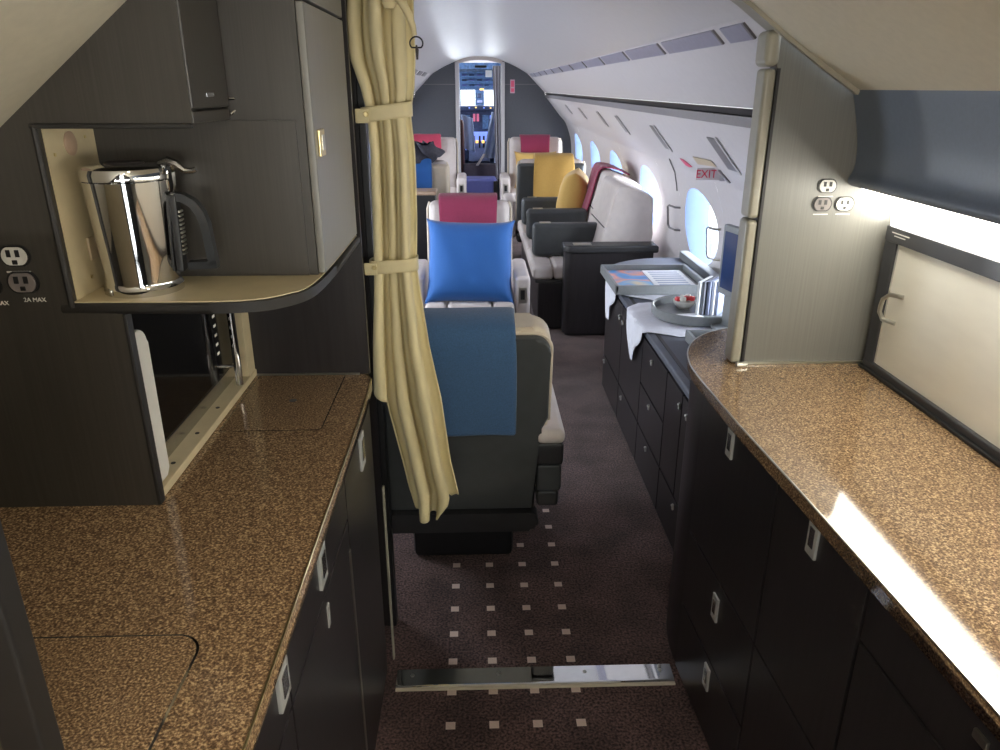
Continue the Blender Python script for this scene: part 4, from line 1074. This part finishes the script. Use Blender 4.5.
# flat D handle as ribbon of rectangular section
def ribbon(pts, w, h):
    b = B(); n = len(pts); side = Vector((-hy, hx, 0)); rings = []
    for i, (r, z) in enumerate(pts):
        a = Vector((pts[min(i + 1, n - 1)][0] - pts[max(i - 1, 0)][0], pts[min(i + 1, n - 1)][1] - pts[max(i - 1, 0)][1])); a.normalize()
        nr, nz = -a.y, a.x
        ring = []
        for sx, sn in ((-1, -1), (1, -1), (1, 1), (-1, 1)):
            p = Vector(hp(r + nr * h / 2 * sn, z + nz * h / 2 * sn)) + side * (w / 2 * sx); ring.append(b.bm.verts.new(p))
        rings.append(ring)
    for A, C in zip(rings, rings[1:]):
        for k in range(4): b.bm.faces.new((A[k], A[(k + 1) % 4], C[(k + 1) % 4], C[k]))
    b.bm.faces.new(rings[0][::-1]); b.bm.faces.new(rings[-1]); return b
hm = mat('handle_dark_grey', (30, 33, 37), rough=.32, var=.1)
ribbon([(.070, .150), (.082, .149), (.096, .140), (.106, .124), (.111, .105), (.113, .075), (.115, .046), (.1155, .0385)], .022, .013).build('handle', hm, t)
ribbon([(.122, .040), (.10, .0395), (.076, .039)], .022, .012).build('handle_foot', hm, t)
b = B(); b.box(-.004, .008, -.013, .013, .030, .155, bev=.003); 
bmesh.ops.transform(b.bm, matrix=Matrix.Translation((PX + hx * .0605, PY + hy * .0605, PZ)) @ Matrix.Rotation(ha, 4, 'Z') @ Matrix.Rotation(math.radians(2), 4, 'Y'), verts=b.bm.verts[:]); b.build('handle_bracket', blackm, t)
b = B()
for i in range(11): b.box(.008, .011, -.009, .009, .058 + i * .0068, .0608 + i * .0068)
bmesh.ops.transform(b.bm, matrix=Matrix.Translation((PX + hx * .0605, PY + hy * .0605, PZ)) @ Matrix.Rotation(ha, 4, 'Z') @ Matrix.Rotation(math.radians(2), 4, 'Y'), verts=b.bm.verts[:]); b.build('grip_ribs', nickel, t)
b = B(); b.box(.0, .008, -.010, .010, .0, .010, bev=.002); fa = math.radians(250)
bmesh.ops.transform(b.bm, matrix=Matrix.Translation((PX + .056 * math.cos(math.radians(232)), PY + .056 * math.sin(math.radians(232)), PZ + .002)) @ Matrix.Rotation(math.radians(232), 4, 'Z'), verts=b.bm.verts[:]); b.build('base_tab', steel, t)
B().box(PX + .018, PX + .026, PY - .066, PY - .0635, PZ + .188, PZ + .193).build('red_dot', redc, t) if False else None

# ------------------------------------------------------------------ left partition and curtain
lp_ = struct(B().prism([(-1.2, 0), (-.285, 0), (-.285, 1.80), (-.40, 1.815), (CX - .538, 1.711), (CX - .747, 1.546), (-1.135, 1.19)], 'y', 1.935, 1.97).build('wall_partition_left_forward', veneer_d), 'dark partition behind the left galley cabinets', 'wall')
B().box(-.287, -.268, 1.93, 1.975, 0, 1.85, bev=.004).build('edge_post', blackm, lp_)
B().box(-.262, -.256, 1.76, 1.775, .02, .60, bev=.002).build('floor_guide_strip', trimg, lp_)

t = thing('curtain', 'tan leather galley curtain gathered with two tie bands', 'curtain', (-.2, 1.9, .43))
CL = [(.42, -.222), (.6, -.245), (.80, -.284), (.95, -.278), (1.08, -.268), (1.17, -.262), (1.30, -.258), (1.45, -.256), (1.54, -.258), (1.60, -.272), (1.66, -.293), (1.72, -.298), (1.80, -.293), (1.95, -.30)]
CR = [(.42, -.085), (.5, -.066), (.6, -.085), (.80, -.108), (.95, -.135), (1.08, -.150), (1.17, -.160), (1.30, -.155), (1.45, -.154), (1.54, -.160), (1.60, -.150), (1.66, -.146), (1.75, -.146), (1.95, -.140)]
AM = [(.42, .034), (.8, .034), (1.0, .028), (1.12, .020), (1.17, .015), (1.22, .020), (1.35, .026), (1.48, .020), (1.54, .015), (1.60, .022), (1.8, .034), (1.95, .034)]
HEM = [(0, .85), (.12, .815), (.20, .80), (.235, .52), (.27, .445), (.42, .432), (.5, .43), (.66, .425), (.74, .43), (.80, .475), (.88, .50), (.93, .485), (1.0, .50)]
def hem(s):
    for (a, b_), (c, d_) in zip(HEM, HEM[1:]):
        if s <= c: return lerp(b_, d_, (s - a) / (c - a))
    return HEM[-1][1]
def lin(tab, x):
    if x <= tab[0][0]: return tab[0][1]
    for (a, b_), (c, d_) in zip(tab, tab[1:]):
        if x <= c: return lerp(b_, d_, (x - a) / (c - a))
    return tab[-1][1]
CW = 1.885
def cf(s, v):
    z = lerp(1.94, hem(s), v)
    l, r, a = lin(CL, z), lin(CR, z), lin(AM, z)
    fold = 3.0
    ph = 2 * PI * fold * (s ** 1.05) + .5 * math.sin(2.2 * z) + .8
    x = lerp(l, r, s) + .26 * (r - l) / fold * math.sin(2 * ph) * .45
    y = CW + a * math.cos(ph) + .008 * math.sin(ph * .5 + 3 * z)
    # scoop at the top right where the strap pulls the leather
    if z > 1.6: y += .02 * smoothstep(1.6, 1.85, z) * math.sin(3 * PI * s)
    return (x, y, z)
B().grid(cf, 150, 110).build('drape', curtm, t, solid=.004, ang=70)
def band(zc, h, tilt, lab):
    l, r = lin(CL, zc) - .010, lin(CR, zc) + .008
    b = B(); n = 40
    def f(u, v):
        a = 2 * PI * u; ca, sa = math.cos(a), math.sin(a)
        e = lambda q: math.copysign(abs(q) ** .6, q)
        x = (l + r) / 2 + (r - l) / 2 * e(ca); y = CW + .031 * e(sa)
        return (x, y, zc + h * (v - .5) + tilt * ((x - l) / (r - l) - .5))
    b.grid(f, n, 5, cu=True)
    o = b.build('tie_band', curtm, t, solid=.004)
    b = B(); b.lathe([(.0001, .004), (.005, .004), (.007, 0), (.0001, 0)], (0, 0, 0), 16, cap=False)
    bmesh.ops.transform(b.bm, matrix=Matrix.Translation((l + .013, CW - .033, zc - tilt * .3)) @ Matrix.Rotation(PI / 2, 4, 'X'), verts=b.bm.verts[:])
    b.build('snap_button', brass, o)
    b = B(); b.box(l - .012, l + .02, CW - .034, CW - .028, zc - h * .55 - tilt * .4, zc + h * .4 - tilt * .4, bev=.003); b.build('band_tab', curtm, o)
band(1.545, .034, .014, 'upper')
band(1.178, .033, .008, 'lower')
b = B(); st = [(-.192, 1.842, 1.775), (-.178, 1.835, 1.792), (-.160, 1.833, 1.776), (-.146, 1.834, 1.752), (-.138, 1.838, 1.728), (-.1345, 1.84, 1.708)]
b.tube(st, [.010, .010, .0095, .0085, .0075, .006], 10); so_ = b.build('pull_strap', curtm, t)
b = B(); b.lathe([(.012, -.012), (.017, 0), (.012, .012)], (-.188, 1.84, 1.775), 12); b.build('strap_knot', curtm, so_)
rc = (-.131, 1.84, 1.692)
b = B(); b.tube([(rc[0] + .0145 * math.cos(a), rc[1], rc[2] + max(-.009, .0135 * math.sin(a))) for a in [2 * PI * k / 24 for k in range(24)]], .0018, 8, closed=True); b.build('ring', blackm, so_)
b = B(); b.tube([(rc[0], rc[1], rc[2] - .004), (rc[0] + .001, rc[1], rc[2] - .014), (rc[0] + .001, rc[1], rc[2] - .034)], [.002, .004, .0022], 8); b.build('clip', raild, so_)

# threshold strip
t = thing('threshold_strip', 'polished metal threshold strip across the galley floor', 'threshold', (.15, 1.7, 0))
B().prism([(1.664, 0), (1.664, .004), (1.672, .010), (1.728, .012), (1.738, .002), (1.738, 0)], 'x', -.245, .555).build('strip', mat('polished_threshold', (226, 226, 224), rough=.04, metal=1.0, var=.03), t)
B().box(-.245, .555, 1.655, 1.665, 0, .006, bev=.001).build('front_lip', ccream, t)
for x in (-.2, .05, .3, .52): B().lathe([(.0001, .0), (.006, 0), (.005, .002), (.0001, .0025)], (x, 1.705, .0113), 14, cap=False).build('screw', nickel, t)

# ------------------------------------------------------------------ added galley downlights, unseen fill light
for i, (x, y) in enumerate(((CX, -.55), (CX, .25))):
    z = 1.908
    t = thing('added_downlight', '%s round downlight added in the galley ceiling above the camera as fill' % ['aft', 'forward'][i], 'ceiling light', (x, y, z), 'added galley ceiling downlights')
    B().lathe([(.06, -.002), (.075, -.004), (.078, .004), (.06, .004)], (x, y, z), 28, cap=False).build('bezel', nickel, t)
    B().lathe([(.0001, 0), (.06, 0), (.06, .003), (.0001, .003)], (x, y, z), 28, cap=False).build('lens', downl, t)
    L = bpy.data.lights.new('downlight', 'AREA'); L.shape = 'DISK'; L.size = .12; L.energy = (2, 2)[i]; L.color = (1, .86, .66)
    o = bpy.data.objects.new('downlight', L); COL.objects.link(o); o.location = (x, y, z - .012)

t = thing('added_uplight', 'warm uplight added on the aft galley wall behind the camera to brighten the ceiling', 'lamp', (.05, -1.26, 1.15))  # unseen uplight, added to brighten the galley ceiling
B().prism([(-1.30, 1.10), (-1.18, 1.16), (-1.18, 1.20), (-1.19, 1.20), (-1.19, 1.17), (-1.30, 1.115)], 'x', -.75, .85).build('uplight_shell', trimg, t)
L = bpy.data.lights.new('added_uplight', 'AREA'); L.shape = 'RECTANGLE'; L.size = 1.6; L.size_y = .08; L.energy = 40; L.color = (1, .95, .86)
o = bpy.data.objects.new('added_uplight', L); COL.objects.link(o); o.location = (.05, -1.235, 1.185); o.rotation_euler = Vector((0, .75, .66)).to_track_quat('-Z', 'Z').to_euler()

# ------------------------------------------------------------------ daylight at the windows
for side in (1, -1):
    for w in WY:
        L = bpy.data.lights.new('window_daylight', 'AREA'); L.shape = 'ELLIPSE'; L.size = .74; L.size_y = .54
        L.energy = 25 if side == 1 else 30; L.color = (.93, .96, 1.0)
        o = bpy.data.objects.new('window_daylight', L); COL.objects.link(o)
        p = Vector((CX + side * 1.42, w, ZC + .02)); o.location = p
        d = Vector((-side, 0, .12)); o.rotation_euler = d.to_track_quat('-Z', 'Z').to_euler()
for side in (1, -1):
    L = bpy.data.lights.new('cockpit_daylight', 'AREA'); L.shape = 'RECTANGLE'; L.size = 1.3; L.size_y = .5; L.energy = 60; L.color = (.88, .93, 1)
    o = bpy.data.objects.new('cockpit_daylight', L); COL.objects.link(o); o.location = (CX + side * 1.0, 11.7, 1.47)
    o.rotation_euler = Vector((-side, 0, -.25)).to_track_quat('-Z', 'Z').to_euler()
L = bpy.data.lights.new('windshield_daylight', 'AREA'); L.size = 1.2; L.size_y = .6; L.shape = 'RECTANGLE'; L.energy = 40; L.color = (.95, .97, 1)
o = bpy.data.objects.new('windshield_daylight', L); COL.objects.link(o); o.location = (CX, 12.7, 1.45); o.rotation_euler = Vector((0, -1, -.15)).to_track_quat('-Z', 'Z').to_euler()

w = bpy.data.worlds.new('World'); SC.world = w; w.use_nodes = True
nt = w.node_tree; bg = nt.nodes['Background']
tcw = nt.nodes.new('ShaderNodeTexCoord'); grd = nt.nodes.new('ShaderNodeSeparateXYZ'); rpw = nt.nodes.new('ShaderNodeValToRGB')
nt.links.new(tcw.outputs['Generated'], grd.inputs[0]); nt.links.new(grd.outputs['Z'], rpw.inputs['Fac'])
rpw.color_ramp.elements[0].color = (.9, .9, .88, 1); rpw.color_ramp.elements[1].color = (.55, .75, 1, 1)
nt.links.new(rpw.outputs['Color'], bg.inputs['Color']); bg.inputs['Strength'].default_value = 2.2

# ------------------------------------------------------------------ camera
cam = bpy.data.cameras.new('camera'); co = bpy.data.objects.new('camera', cam); COL.objects.link(co); SC.camera = co
cam.sensor_width = 36.0; cam.lens = 36.0 * 745 / 1000; cam.clip_start = .02
pitch = math.radians(21.135); yaw = math.radians(1.793)
co.location = (0, 0, 1.6); co.rotation_euler = (PI / 2 - pitch, 0, -yaw)
vs = SC.view_settings; vs.view_transform = 'Standard'; vs.look = 'None'; vs.exposure = 0.25; vs.gamma = 1.0; vs.use_curve_mapping = False
SC.cycles.use_denoising = True
SC.cycles.max_bounces = 8; SC.cycles.diffuse_bounces = 5; SC.cycles.glossy_bounces = 4; SC.cycles.transparent_max_bounces = 8
SC.cycles.sample_clamp_indirect = 6.0
